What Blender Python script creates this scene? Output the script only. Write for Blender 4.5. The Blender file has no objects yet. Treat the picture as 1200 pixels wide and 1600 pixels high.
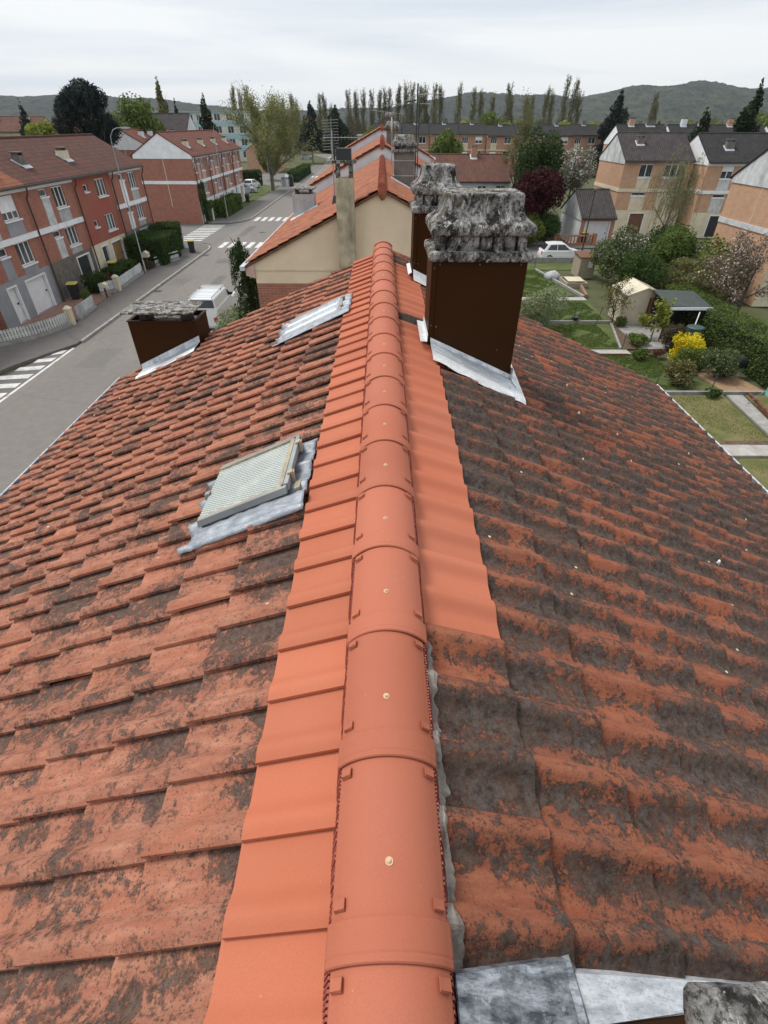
import bpy, bmesh, math, random
import numpy as np
from mathutils import Vector, Matrix, noise as mnoise

sc = bpy.context.scene
col = sc.collection
RNG = np.random.default_rng(7)
random.seed(7)

# ------------------------------------------------------------------ camera
CH = 9.8                      # eye height above the street
F_PX, PITCH, YAW, ROLL, CAMX = 784.35, 0.6583, 0.0055, 0.0037, -0.016
cam_d = bpy.data.cameras.new("camera"); cam = bpy.data.objects.new("camera", cam_d); col.objects.link(cam)
cam_d.sensor_fit = 'VERTICAL'; cam_d.sensor_height = 32.0; cam_d.sensor_width = 24.0
cam_d.lens = F_PX / 1600 * 32.0
cam_d.clip_start = 0.02; cam_d.clip_end = 9000
_s, _c = math.sin(YAW), math.cos(YAW); _sp, _cp = math.sin(PITCH), math.cos(PITCH)
_r0 = Vector((_c, -_s, 0)); _fh = Vector((_s, _c, 0)); _up0 = _sp * _fh + Vector((0, 0, _cp)); _fw = _cp * _fh + Vector((0, 0, -_sp))
_R = math.cos(ROLL) * _r0 + math.sin(ROLL) * _up0; _U = math.cos(ROLL) * _up0 - math.sin(ROLL) * _r0
_m = Matrix((_R, _U, -_fw)).transposed().to_4x4(); _m.translation = (CAMX, 0, CH)
cam.matrix_world = _m
sc.camera = cam

# ------------------------------------------------------------------ sky, sun, exposure
world = bpy.data.worlds.new("World"); sc.world = world; world.use_nodes = True
wn, wl = world.node_tree.nodes, world.node_tree.links; wn.clear()
SUN_EL, SUN_AZ = math.radians(60), math.radians(-66)     # azimuth from +Y towards +X
def W(t, **k):
    n = wn.new(t)
    for a, b in k.items(): setattr(n, a, b)
    return n
w_sky = W('ShaderNodeTexSky', sky_type='NISHITA', sun_disc=False, sun_elevation=SUN_EL, sun_rotation=SUN_AZ, dust_density=2.0)
w_tc = W('ShaderNodeTexCoord'); w_map = W('ShaderNodeMapping'); w_map.inputs['Scale'].default_value = (1.2, 1.0, 15.0); w_map.inputs['Rotation'].default_value = (0.03, 0.02, 0)
w_n1 = W('ShaderNodeTexNoise'); w_n1.inputs['Scale'].default_value = 1.15; w_n1.inputs['Detail'].default_value = 7; w_n1.inputs['Roughness'].default_value = .52; w_n1.inputs['Distortion'].default_value = .5
w_r = W('ShaderNodeValToRGB'); w_r.color_ramp.elements[0].position = .38; w_r.color_ramp.elements[1].position = .60
w_r.color_ramp.elements[0].color = (4.1, 4.45, 4.85, 1); w_r.color_ramp.elements[1].color = (5.4, 5.5, 5.55, 1)
w_mx = W('ShaderNodeMix', data_type='RGBA'); w_mx.inputs[0].default_value = .93
w_bg = W('ShaderNodeBackground'); w_bg.inputs['Strength'].default_value = .1; w_out = W('ShaderNodeOutputWorld')
wl.new(w_tc.outputs['Generated'], w_map.inputs['Vector']); wl.new(w_map.outputs[0], w_n1.inputs['Vector']); wl.new(w_n1.outputs['Fac'], w_r.inputs[0])
wl.new(w_sky.outputs[0], w_mx.inputs[6]); wl.new(w_r.outputs[0], w_mx.inputs[7]); wl.new(w_mx.outputs[2], w_bg.inputs[0]); wl.new(w_bg.outputs[0], w_out.inputs[0])
sun_d = bpy.data.lights.new("sun", 'SUN'); sun_d.energy = 1.5; sun_d.angle = math.radians(18); sun_d.color = (1, .96, .9)
sun = bpy.data.objects.new("sun", sun_d); col.objects.link(sun); sun.location = (0, 0, 60)
_sd = Vector((math.sin(SUN_AZ) * math.cos(SUN_EL), math.cos(SUN_AZ) * math.cos(SUN_EL), math.sin(SUN_EL)))
sun.rotation_euler = _sd.to_track_quat('Z', 'Y').to_euler()
vs = sc.view_settings; vs.view_transform = 'Standard'; vs.look = 'None'; vs.exposure = 0.86; vs.gamma = 1.0; vs.use_curve_mapping = False
sc.cycles.max_bounces = 5; sc.cycles.diffuse_bounces = 2; sc.cycles.glossy_bounces = 2; sc.cycles.transmission_bounces = 3; sc.cycles.transparent_max_bounces = 4; sc.cycles.volume_bounces = 0

def project(P):
    d = Vector(P) - Vector((CAMX, 0, CH)); z = d.dot(_fw)
    if z < .02: return None
    return 600 + F_PX * d.dot(_R) / z, 800 - F_PX * d.dot(_U) / z, z

# ------------------------------------------------------------------ materials
MATS = {}
class NT:
    def __init__(s, name):
        s.m = bpy.data.materials.new(name); s.m.use_nodes = True; s.n = s.m.node_tree.nodes; s.l = s.m.node_tree.links
        s.b = s.n['Principled BSDF']; s.out = s.n['Material Output']; MATS[name] = s.m
    def put(s, sock, v):
        if v is None: return
        if hasattr(v, 'links') or isinstance(v, bpy.types.NodeSocket): s.l.new(v, sock)
        else:
            if isinstance(v, (tuple, list)) and len(v) == 3 and len(sock.default_value) == 4: v = (*v, 1)
            sock.default_value = v
    def node(s, t, ins=None, **k):
        n = s.n.new(t)
        for a, b in k.items(): setattr(n, a, b)
        for a, b in (ins or {}).items(): s.put(n.inputs[a], b)
        return n
    def pos(s, scale=(1, 1, 1), rot=(0, 0, 0), obj=False):
        src = s.node('ShaderNodeTexCoord').outputs['Object'] if obj else s.node('ShaderNodeNewGeometry').outputs['Position']
        return s.node('ShaderNodeMapping', {'Vector': src, 'Scale': scale, 'Rotation': rot}).outputs[0]
    def noise(s, scale=5, detail=5, rough=.55, vec=None, dist=0):
        return s.node('ShaderNodeTexNoise', {'Scale': scale, 'Detail': detail, 'Roughness': rough, 'Distortion': dist, 'Vector': vec if vec is not None else s.pos()}).outputs['Fac']
    def ramp(s, f, a, b, ca=(0, 0, 0), cb=(1, 1, 1)):
        r = s.node('ShaderNodeValToRGB', {0: f}); e = r.color_ramp.elements
        e[0].position, e[1].position = a, b; e[0].color, e[1].color = (*ca, 1), (*cb, 1); return r.outputs[0]
    def mix(s, f, a, b, mode='MIX'):
        n = s.n.new('ShaderNodeMix'); n.data_type = 'RGBA'; n.blend_type = mode
        s.put(n.inputs[0], f); s.put(n.inputs[6], a); s.put(n.inputs[7], b); return n.outputs[2]
    def math(s, op, a, b=0.0, clamp=False):
        n = s.n.new('ShaderNodeMath'); n.operation = op; n.use_clamp = clamp; s.put(n.inputs[0], a); s.put(n.inputs[1], b); return n.outputs[0]
    def rnd(s):
        a = s.node('ShaderNodeObjectInfo').outputs['Random']; b = s.node('ShaderNodeAttribute', attribute_name='rnd').outputs['Fac']
        return s.math('FRACT', s.math('ADD', a, b))
    def bump(s, h, strength=.3, dist=.01):
        s.put(s.b.inputs['Normal'], s.node('ShaderNodeBump', {'Height': h, 'Strength': strength, 'Distance': dist}).outputs[0])
    def fin(s, color, rough=.8, metal=0, spec=None):
        s.put(s.b.inputs['Base Color'], color); s.put(s.b.inputs['Roughness'], rough); s.put(s.b.inputs['Metallic'], metal)
        if spec is not None: s.put(s.b.inputs['Specular IOR Level'], spec)
        return s.m

def plain(name, c, rough=.7, var=.12, scale=3, metal=0, bump=.1, dirt=0, bs=40, bd=.004):
    t = NT(name); f = t.noise(scale, 6, .6)
    k = tuple(x * (1 - var * 2) for x in c); k2 = tuple(min(1, x * (1 + var)) for x in c)
    cc = t.ramp(f, .3, .7, k, k2)
    if dirt:
        d = t.ramp(t.noise(scale * .6, 8, .65, t.pos((1, 1, .25))), .5, .72)
        cc = t.mix(t.math('MULTIPLY', d, dirt), cc, (.07, .06, .05))
    if bump: t.bump(t.noise(bs, 4), bump, bd)
    return t.fin(cc, rough, metal)

def tile_old(name, c1, c2, dark, spots, soot, side, pale=(.46, .21, .125), brn=.4):
    t = NT(name); r = t.rnd()
    tu = t.node('ShaderNodeSeparateXYZ', {0: t.node('ShaderNodeAttribute', attribute_name='tuv').outputs['Vector']}); ta, tb = tu.outputs[0], tu.outputs[1]
    base = t.mix(r, c1, c2)
    nb = t.noise(3.2, 5, .6); na = t.noise(17, 10, .78, None, .35); nf = t.noise(46, 6, .72); st = t.noise(1, 7, .7, t.pos((5, 26, 9)))
    base = t.mix(t.math('MULTIPLY', t.ramp(st, .42, .66), .60), base, pale)
    base = t.mix(t.math('MULTIPLY', t.ramp(na, .50, .66), .45), base, tuple(x * .62 for x in c2))
    base = t.mix(t.math('MULTIPLY', t.ramp(nb, .40, .62), brn), base, (.17, .082, .058))
    base = t.mix(t.math('MULTIPLY', t.ramp(t.noise(1, 6, .75, t.pos((16, 60, 20))), .52, .68), brn), base, (.12, .062, .045))
    # algae gathers in the pans and beside the rolls; the crowns weather clean
    if side > 0: wear = t.ramp(t.math('ABSOLUTE', t.math('SUBTRACT', ta, .50)), .04, .30, (1, 1, 1), (0, 0, 0))
    else: wear = t.math('MULTIPLY', t.ramp(ta, .45, .95), t.ramp(tb, .15, .75, (1, 1, 1), (.25, .25, .25)))
    m = t.math('ADD', t.math('ADD', t.math('MULTIPLY', na, .42), t.math('MULTIPLY', nb, .32)), t.math('ADD', t.math('MULTIPLY', nf, .26), t.math('MULTIPLY', t.math('SUBTRACT', r, .5), .045 if side > 0 else .07)))
    m = t.math('ADD', m, t.math('MULTIPLY', wear, .075 if side > 0 else .085))
    if side > 0: m = t.math('ADD', m, t.math('MULTIPLY', t.ramp(tb, .72, 1.0), .035))
    dk = t.ramp(m, dark, dark + (.028 if side > 0 else .045))
    crust = t.mix(t.ramp(t.noise(34, 8, .78), .40, .62), (.020, .018, .016), (.105, .096, .088)); crust = t.mix(t.math('MULTIPLY', t.ramp(t.noise(13, 7, .75), .44, .60), .45), crust, (.13, .075, .050))
    base = t.mix(t.math('MULTIPLY', dk, soot), base, crust)
    pep = t.ramp(t.noise(130, 4, .65), .57, .63); base = t.mix(t.math('MULTIPLY', t.math('MULTIPLY', pep, t.ramp(m, dark - .10, dark)), .8), base, (.040, .034, .030))
    for scl, kk, mk in ((48.0, spots * .85, .50), (90.0, spots * .9, .46)):
        v = t.node('ShaderNodeTexVoronoi', {'Scale': scl, 'Vector': t.pos((1, 1, 0)), 'Randomness': 1.0}, voronoi_dimensions='2D')
        vr = t.node('ShaderNodeSeparateColor', {0: v.outputs['Color']}).outputs[0]
        dd = t.math('ADD', v.outputs['Distance'], t.math('MULTIPLY', t.math('SUBTRACT', nf, .5), .10)); rad = t.math('MULTIPLY', t.math('SUBTRACT', vr, 1 - kk), .75)
        sp = t.math('GREATER_THAN', t.math('SUBTRACT', rad, dd), 0); ring = t.math('GREATER_THAN', t.math('SUBTRACT', t.math('MULTIPLY', rad, .68), dd), 0)
        sp = t.math('MULTIPLY', sp, t.ramp(t.noise(2.3, 3, .5, t.pos((1, 1, 1), (0, 0, scl))), mk, mk + .06))
        base = t.mix(t.math('MULTIPLY', sp, .85), base, t.mix(ring, (.040, .036, .032), (.135, .128, .112)))
    v2 = t.node('ShaderNodeTexVoronoi', {'Scale': 5.0, 'Vector': t.pos((1, 1, 0))}, voronoi_dimensions='2D'); v2r = t.node('ShaderNodeSeparateColor', {0: v2.outputs['Color']}).outputs[1]
    ys = t.math('MULTIPLY', t.math('GREATER_THAN', v2r, .90), t.math('LESS_THAN', v2.outputs['Distance'], .035)); base = t.mix(ys, base, (.60, .56, .36))
    t.bump(t.math('ADD', t.math('ADD', t.noise(85, 6, .7), t.math('MULTIPLY', na, .9)), t.math('MULTIPLY', dk, .5)), .65, .005)
    return t.fin(base, .9, 0, .2)
tile_old('tile_left', (.40, .150, .090), (.30, .118, .080), .516, .42, .84, -1, (.52, .265, .175), .30)
tile_old('tile_right', (.30, .092, .048), (.19, .068, .044), .508, .34, .90, 1, (.38, .155, .085), .55)
def tile_new(name, c):
    t = NT(name); r = t.rnd()
    cc = t.mix(r, tuple(x * .86 for x in c), tuple(x * 1.08 for x in c))
    cc = t.mix(t.math('MULTIPLY', t.ramp(t.noise(2.3, 4), .35, .7), .45), cc, tuple(min(1, x * y) for x, y in zip(c, (1.04, 1.25, 1.45))))
    sc_ = t.ramp(t.noise(1, 8, .7, t.pos((22, 90, 22)), 1.2), .70, .74); cc = t.mix(t.math('MULTIPLY', sc_, .35), cc, (.75, .45, .33))
    dus = t.ramp(t.noise(9, 8, .7), .58, .8); cc = t.mix(t.math('MULTIPLY', dus, .22), cc, (.36, .12, .07))
    gr = t.noise(300, 3, .7); cc = t.mix(t.math('MULTIPLY', t.ramp(gr, .42, .62), .30), cc, tuple(x * .72 for x in c)); sp = t.ramp(t.noise(55, 6, .75), .66, .70); cc = t.mix(t.math('MULTIPLY', sp, .30), cc, (.72, .42, .30))
    t.bump(t.math('ADD', gr, t.math('MULTIPLY', t.noise(24, 4), .8)), .30, .0015); return t.fin(cc, .74, 0, .28)
tile_new('tile_new', (.475, .142, .074)); tile_new('ridge_new', (.445, .136, .077)); plain('brass_screw', (.60, .42, .26), .5, .1, 40)
plain('comb_red', (.30, .07, .05), .6)
def brown_metal():
    t = NT('brown_metal'); f = t.noise(2.2, 6, .6)
    cc = t.mix(f, (.034, .0125, .0030), (.044, .0165, .0042)); sm = t.ramp(t.noise(9, 8, .7, None, 1.0), .62, .72)
    cc = t.mix(t.math('MULTIPLY', sm, .05), cc, (.20, .12, .08)); t.bump(t.noise(1.6, 2), .05, .02)
    return t.fin(cc, t.ramp(f, .3, .7, (.42,) * 3, (.52,) * 3), 0, .10)
brown_metal()
def concrete_old():
    t = NT('concrete_old'); n1 = t.noise(9, 10, .74, t.pos((1, 1, .75)), .3); n2 = t.noise(42, 9, .76); n3 = t.noise(4.5, 7, .65); n4 = t.noise(130, 6, .7)
    cc = t.ramp(n1, .43, .58, (.026, .024, .021), (.37, .36, .345))
    cc = t.mix(t.math('MULTIPLY', t.ramp(n2, .52, .58), .85), cc, (.022, .020, .019)); cc = t.mix(t.math('MULTIPLY', t.ramp(n3, .54, .60), .65), cc, (.085, .072, .028))
    wh = t.ramp(t.noise(16, 9, .76, t.pos((1.4, 1.4, .6)), .6), .55, .59); cc = t.mix(t.math('MULTIPLY', wh, .85), cc, (.56, .54, .51)); cc = t.mix(t.math('MULTIPLY', t.ramp(n4, .55, .60), .6), cc, (.03, .028, .026))
    t.bump(t.math('ADD', t.math('ADD', t.math('MULTIPLY', n2, .9), t.math('MULTIPLY', n1, .35)), t.math('MULTIPLY', n4, .6)), .65, .014); return t.fin(cc, .95, 0, .15)
concrete_old()
def zinc(name, a, b, sc_=6):
    t = NT(name); n = t.noise(sc_, 9, .72, t.pos((1.2, 4.2, 1), (0, 0, .25)), .3); n2 = t.noise(52, 6, .75, t.pos((1, 2.5, 1))); n3 = t.noise(sc_ * 3.5, 7, .7)
    cc = t.ramp(n, .38, .60, a, b); cc = t.mix(t.math('MULTIPLY', t.ramp(n2, .50, .62), .45), cc, tuple(x * .55 for x in a)); cc = t.mix(t.math('MULTIPLY', t.ramp(n3, .57, .63), .55), cc, tuple(min(1, x * 1.15) for x in b))
    t.bump(t.math('ADD', t.noise(6, 3), t.math('MULTIPLY', n2, .15)), .3, .02); return t.fin(cc, t.ramp(n2, .3, .7, (.40,) * 3, (.66,) * 3), .3, .5)
zinc('zinc', (.40, .43, .47), (.72, .75, .78)); zinc('lead', (.22, .24, .27), (.37, .40, .44), 7); zinc('lead_dark', (.06, .07, .085), (.40, .43, .47), 7)
zinc('zinc_dark', (.13, .15, .18), (.26, .29, .33)); zinc('zinc_white', (.66, .67, .68), (.86, .87, .88), 4)
def wired_glass():
    t = NT('wired_glass')
    def ln(rot, s): return t.node('ShaderNodeTexWave', {'Scale': s, 'Vector': t.pos((1, 1, 0), (0, 0, rot)), 'Distortion': .0}, bands_direction='Y').outputs['Fac']
    g = t.math('MULTIPLY', t.ramp(ln(.30, 18.0), .05, .45, (.15,) * 3, (1, 1, 1)), t.ramp(ln(-.95, 15.0), .03, .30, (.5,) * 3, (1, 1, 1)))
    cc = t.mix(g, (.09, .11, .10), (.52, .56, .53)); cc = t.mix(t.math('MULTIPLY', t.ramp(t.noise(7, 6, .7), .48, .66), .35), cc, (.62, .63, .56))
    t.bump(ln(.30, 18.0), .4, .004); return t.fin(cc, .20, 0, .7)
wired_glass()
def white_glass():
    t = NT('frosted_glass'); w1 = t.node('ShaderNodeTexWave', {'Scale': 16.0, 'Vector': t.pos((1, 1, 0)), 'Distortion': .1}, bands_direction='Y').outputs['Fac']
    cc = t.mix(w1, (.58, .63, .60), (.80, .84, .81)); return t.fin(cc, .2, 0, .6)
white_glass()
plain('wood_pale', (.40, .34, .25), .75, .2, 12, 0, .2); plain('mortar', (.36, .31, .27), .95, .3, 9, 0, .8, .45, 60, .01)
plain('render_beige', (.78, .62, .46), .9, .06, 1.2, 0, .35, .12, 60, .006)
plain('chimney_render', (.50, .42, .30), .92, .25, 2.5, 0, .5, .75, 50, .01)
plain('render_grey', (.30, .31, .33), .9, .08, 1.5, 0, .15); plain('render_grey_dark', (.13, .14, .16), .9, .1, 1.5)
plain('render_cream', (.68, .60, .44), .9, .08, 1.5, 0, .15, .2); plain('render_white', (.74, .76, .78), .85, .08, 1.2, 0, .1, .12)
plain('render_brownblock', (.17, .15, .13), .92, .2, 3, 0, .3)
def red_paint():
    t = NT('render_red'); f = t.noise(.9, 7, .6, t.pos((1, 1, .6))); cc = t.ramp(f, .42, .60, (.30, .105, .07), (.34, .075, .052)); t.bump(t.noise(30, 4), .2, .01); return t.fin(cc, .85)
red_paint()
plain('panel_grey', (.42, .43, .43), .8, .15, 2, 0, .1, .2); plain('panel_white', (.82, .84, .86), .7, .06, 2, 0, .05, .1); plain('panel_stained', (.60, .62, .62), .85, .15, 2, 0, .1, .55)
plain('panel_pink', (.55, .36, .31), .8, .1, 2)
def brick(name, c1, c2, mortar, scale=1.0):
    t = NT(name); g = t.node('ShaderNodeNewGeometry').outputs['Position']; s = t.node('ShaderNodeSeparateXYZ', {0: g})
    v = t.node('ShaderNodeCombineXYZ', {0: t.math('ADD', s.outputs[0], s.outputs[1]), 1: s.outputs[2], 2: 0.0}).outputs[0]
    b = t.node('ShaderNodeTexBrick', {'Vector': v, 'Color1': c1, 'Color2': c2, 'Mortar': mortar, 'Scale': 1.0, 'Mortar Size': .012, 'Brick Width': .23 * scale, 'Row Height': .075 * scale, 'Bias': -.1})
    cc = t.mix(t.math('MULTIPLY', t.ramp(t.noise(2.2, 7, .65), .45, .75), .4), b.outputs['Color'], tuple(x * .6 for x in c2))
    t.bump(b.outputs['Fac'], -.4, .01); return t.fin(cc, .9, 0, .2)
brick('brick_red', (.40, .145, .098), (.30, .108, .075), (.36, .22, .17)); brick('brick_orange', (.56, .325, .200), (.48, .255, .150), (.50, .36, .26)); brick('brick_pink', (.50, .26, .17), (.42, .20, .125), (.42, .28, .21))
def roof_far(name, c1, c2, dk, axis, col_w=.22, row=.34):
    t = NT(name); g = t.node('ShaderNodeNewGeometry').outputs['Position']; s = t.node('ShaderNodeSeparateXYZ', {0: g})
    a, b = (s.outputs[1], s.outputs[0]) if axis == 'Y' else (s.outputs[0], s.outputs[1])
    v = t.node('ShaderNodeCombineXYZ', {0: a, 1: b, 2: 0.0}).outputs[0]
    bk = t.node('ShaderNodeTexBrick', {'Vector': v, 'Color1': c1, 'Color2': c2, 'Mortar': dk, 'Scale': 1.0, 'Mortar Size': .03, 'Mortar Smooth': .6, 'Brick Width': col_w, 'Row Height': row, 'Bias': 0.0}, offset=0.0)
    cc = t.mix(t.math('MULTIPLY', t.ramp(t.noise(1.3, 8, .65), .42, .7), .65), bk.outputs['Color'], dk)
    wv = t.math('SINE', t.math('MULTIPLY', a, 2 * math.pi / col_w)); saw = t.math('FRACT', t.math('MULTIPLY', b, 1 / row))
    t.bump(t.math('ADD', t.math('MULTIPLY', wv, .5), saw), .5, .05); return t.fin(cc, .88, 0, .2)
roof_far('roof_brown_y', (.155, .062, .045), (.105, .048, .038), (.055, .036, .030), 'Y'); roof_far('roof_orange_y', (.34, .12, .06), (.27, .095, .05), (.12, .06, .04), 'Y')
roof_far('roof_red_y', (.215, .075, .052), (.165, .062, .045), (.075, .042, .034), 'Y')
roof_far('roof_brown_x', (.190, .088, .064), (.140, .066, .050), (.070, .042, .034), 'X'); roof_far('roof_slate_x', (.095, .080, .078), (.070, .060, .060), (.030, .026, .027), 'X'); roof_far('roof_black_x', (.060, .056, .055), (.044, .042, .042), (.020, .019, .020), 'X')
plain('white_paint', (.80, .81, .82), .55, .05, 3); plain('window_frame', (.82, .83, .84), .45, .03, 3, 0, 0); plain('dark_metal', (.035, .035, .04), .5, .1, 3); plain('gutter_brown', (.055, .040, .036), .5, .1, 3)
plain('galvanised', (.34, .36, .36), .5, .15, 3, .5); plain('black_plastic', (.018, .02, .022), .5, .1, 3); plain('yellow_plastic', (.62, .52, .12), .5, .08, 3); plain('plastic_cream', (.62, .56, .42), .6, .05, 3)
plain('wood_brown', (.17, .075, .04), .75, .25, 6, 0, .2); plain('wood_door', (.38, .22, .09), .6, .15, 5); plain('green_felt', (.060, .072, .066), .95, .15, 5); plain('teal_plastic', (.16, .36, .36), .45, .08, 3); plain('barrel_green', (.06, .13, .10), .5, .1, 3)
plain('metal_green_dark', (.06, .10, .09), .5, .1, 4); plain('paint_worn', (.66, .66, .64), .85, .1, 3, 0, .1, .55); plain('bark', (.085, .068, .052), .95, .3, 8, 0, .6); plain('bark_grey', (.17, .15, .125), .95, .3, 8, 0, .5); plain('bark_pale', (.24, .21, .17), .95, .25, 8, 0, .4)
plain('stone_kerb', (.34, .33, .31), .92, .15, 3, 0, .3, .3); plain('concrete_slab', (.42, .40, .37), .92, .15, 2.5, 0, .3, .3); plain('pink_pave', (.30, .17, .13), .9, .2, 6, 0, .3); plain('soil', (.13, .085, .055), .98, .3, 7, 0, .8); plain('sand_mat', (.34, .21, .12), .95, .15, 5, 0, .4)
plain('terracotta', (.46, .20, .10), .8, .12, 4); plain('blue_flat', (.36, .52, .58), .8, .05, .5); plain('wall_offwhite', (.62, .60, .55), .85, .08, .6); plain('flat_cream', (.60, .50, .34), .85, .08, .6)
def glass_dark(name, a=(.02, .024, .028), b=(.10, .12, .13)):
    t = NT(name); return t.fin(t.ramp(t.noise(.9, 3), .4, .65, a, b), .08, 0, .6)
glass_dark('glass'); glass_dark('car_glass', (.012, .014, .016), (.03, .034, .04))
def carpaint(name, c):
    t = NT(name); t.fin(c, .32, 0, .5); t.put(t.b.inputs['Coat Weight'], .5); return t.m
carpaint('paint_white', (.80, .82, .84)); carpaint('paint_dark', (.03, .034, .04)); carpaint('paint_silver', (.40, .43, .46)); carpaint('paint_blue', (.05, .09, .16)); plain('rubber', (.02, .02, .02), .9); plain('rim', (.35, .36, .38), .4, .1, 3, .6); 
t = NT('lamp_red'); t.fin((.45, .02, .02), .3); t = NT('lamp_clear'); t.fin((.7, .72, .74), .15)
def asphalt(name, a, b):
    t = NT(name); big = t.noise(.25, 7, .6); mid = t.noise(2.5, 6, .6); fine = t.noise(30, 3)
    cc = t.mix(big, a, b); cc = t.mix(t.math('MULTIPLY', t.ramp(mid, .4, .7), .35), cc, tuple(x * 1.35 for x in b)); cc = t.mix(t.math('MULTIPLY', t.ramp(fine, .5, .7), .4), cc, tuple(x * .6 for x in a))
    v = t.node('ShaderNodeTexVoronoi', {'Scale': .16, 'Vector': t.node('ShaderNodeMapping', {'Vector': t.node('ShaderNodeMix', {0: .12, 4: t.pos(), 5: t.node('ShaderNodeTexNoise', {'Scale': 1.2, 'Detail': 5.0, 'Vector': t.pos()}).outputs['Color']}, data_type='VECTOR').outputs[1], 'Scale': (2.2, .8, 1)}).outputs[0]}, feature='DISTANCE_TO_EDGE')
    cr = t.ramp(v.outputs['Distance'], .002, .006, (1, 1, 1), (0, 0, 0)); cc = t.mix(t.math('MULTIPLY', cr, .22), cc, (.06, .057, .053)); pt = t.ramp(t.noise(.11, 3, .4, t.pos((1, .35, 1))), .50, .52); cc = t.mix(t.math('MULTIPLY', pt, .16), cc, tuple(x * .62 for x in a))
    t.bump(t.noise(60, 4, .7), .4, .01); return t.fin(cc, .92, 0, .25)
asphalt('asphalt_road', (.185, .170, .155), (.225, .205, .190)); asphalt('asphalt_path', (.135, .125, .118), (.175, .162, .152)); asphalt('asphalt_side', (.155, .148, .140), (.20, .19, .18))
def grass(name, a, b, dry, k):
    t = NT(name); n = t.noise(.8, 7, .65); n2 = t.noise(14, 6, .7, t.pos((1, 1.6, 1)))
    cc = t.mix(n2, a, b); cc = t.mix(t.math('MULTIPLY', t.ramp(n, .40, .62), k), cc, dry); t.bump(t.noise(35, 6, .75), .8, .05); return t.fin(cc, .95, 0, .15)
grass('grass', (.050, .085, .020), (.110, .150, .042), (.165, .165, .075), .65); grass('grass_dry', (.095, .115, .035), (.165, .165, .065), (.24, .20, .10), .8); grass('ground_far', (.07, .085, .035), (.10, .11, .05), (.14, .13, .08), .5)
def foliage(name, a, b, c=None, trans=.25, vary=1.2):
    t = NT(name); r = t.node('ShaderNodeAttribute', attribute_name='rnd').outputs['Fac']; o = t.node('ShaderNodeObjectInfo').outputs['Random']
    n = t.noise(vary, 3); cc = t.mix(t.math('ADD', t.math('MULTIPLY', r, .6), t.math('MULTIPLY', t.ramp(n, .35, .65), .4)), a, b)
    if c: cc = t.mix(t.math('GREATER_THAN', r, .80), cc, c)
    t.fin(cc, .75, 0, .2)
    tr = t.node('ShaderNodeBsdfTranslucent', {'Color': cc}); mx = t.node('ShaderNodeMixShader', {0: trans, 1: t.b.outputs[0], 2: tr.outputs[0]}); t.l.new(mx.outputs[0], t.out.inputs[0]); return t.m
foliage('leaf_dark_conifer', (.010, .017, .016), (.036, .050, .044)); foliage('leaf_conifer', (.014, .026, .012), (.038, .055, .022)); foliage('leaf_evergreen', (.022, .045, .012), (.060, .092, .024))
foliage('leaf_green', (.075, .115, .020), (.165, .215, .048)); foliage('leaf_spring', (.10, .13, .022), (.20, .23, .05)); foliage('leaf_yellowgreen', (.18, .21, .03), (.30, .33, .06)); foliage('leaf_haze', (.13, .135, .05), (.22, .215, .085)); foliage('leaf_willow', (.155, .165, .05), (.29, .295, .10))
foliage('leaf_brown', (.075, .062, .040), (.13, .105, .065)); foliage('leaf_plum', (.030, .006, .008), (.075, .014, .018), None, .15); foliage('leaf_blossom', (.13, .13, .075), (.34, .31, .25), (.72, .70, .64)); foliage('leaf_pinkblossom', (.13, .085, .055), (.24, .19, .15), (.62, .52, .46))
foliage('leaf_yellow', (.60, .48, .01), (.80, .66, .03)); foliage('leaf_hedge', (.026, .055, .012), (.072, .120, .028)); foliage('leaf_hedge_light', (.060, .098, .018), (.135, .185, .042)); foliage('leaf_photinia', (.065, .075, .022), (.16, .15, .055), (.34, .27, .10)); foliage('leaf_grey', (.055, .080, .030), (.125, .165, .062), (.26, .28, .14)); foliage('leaf_red', (.10, .035, .025), (.18, .06, .045)); foliage('leaf_pale', (.16, .20, .09), (.34, .38, .22)); foliage('grass_blade', (.06, .11, .018), (.15, .20, .045))
plain('hedge_core', (.012, .02, .007), .95)

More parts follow.
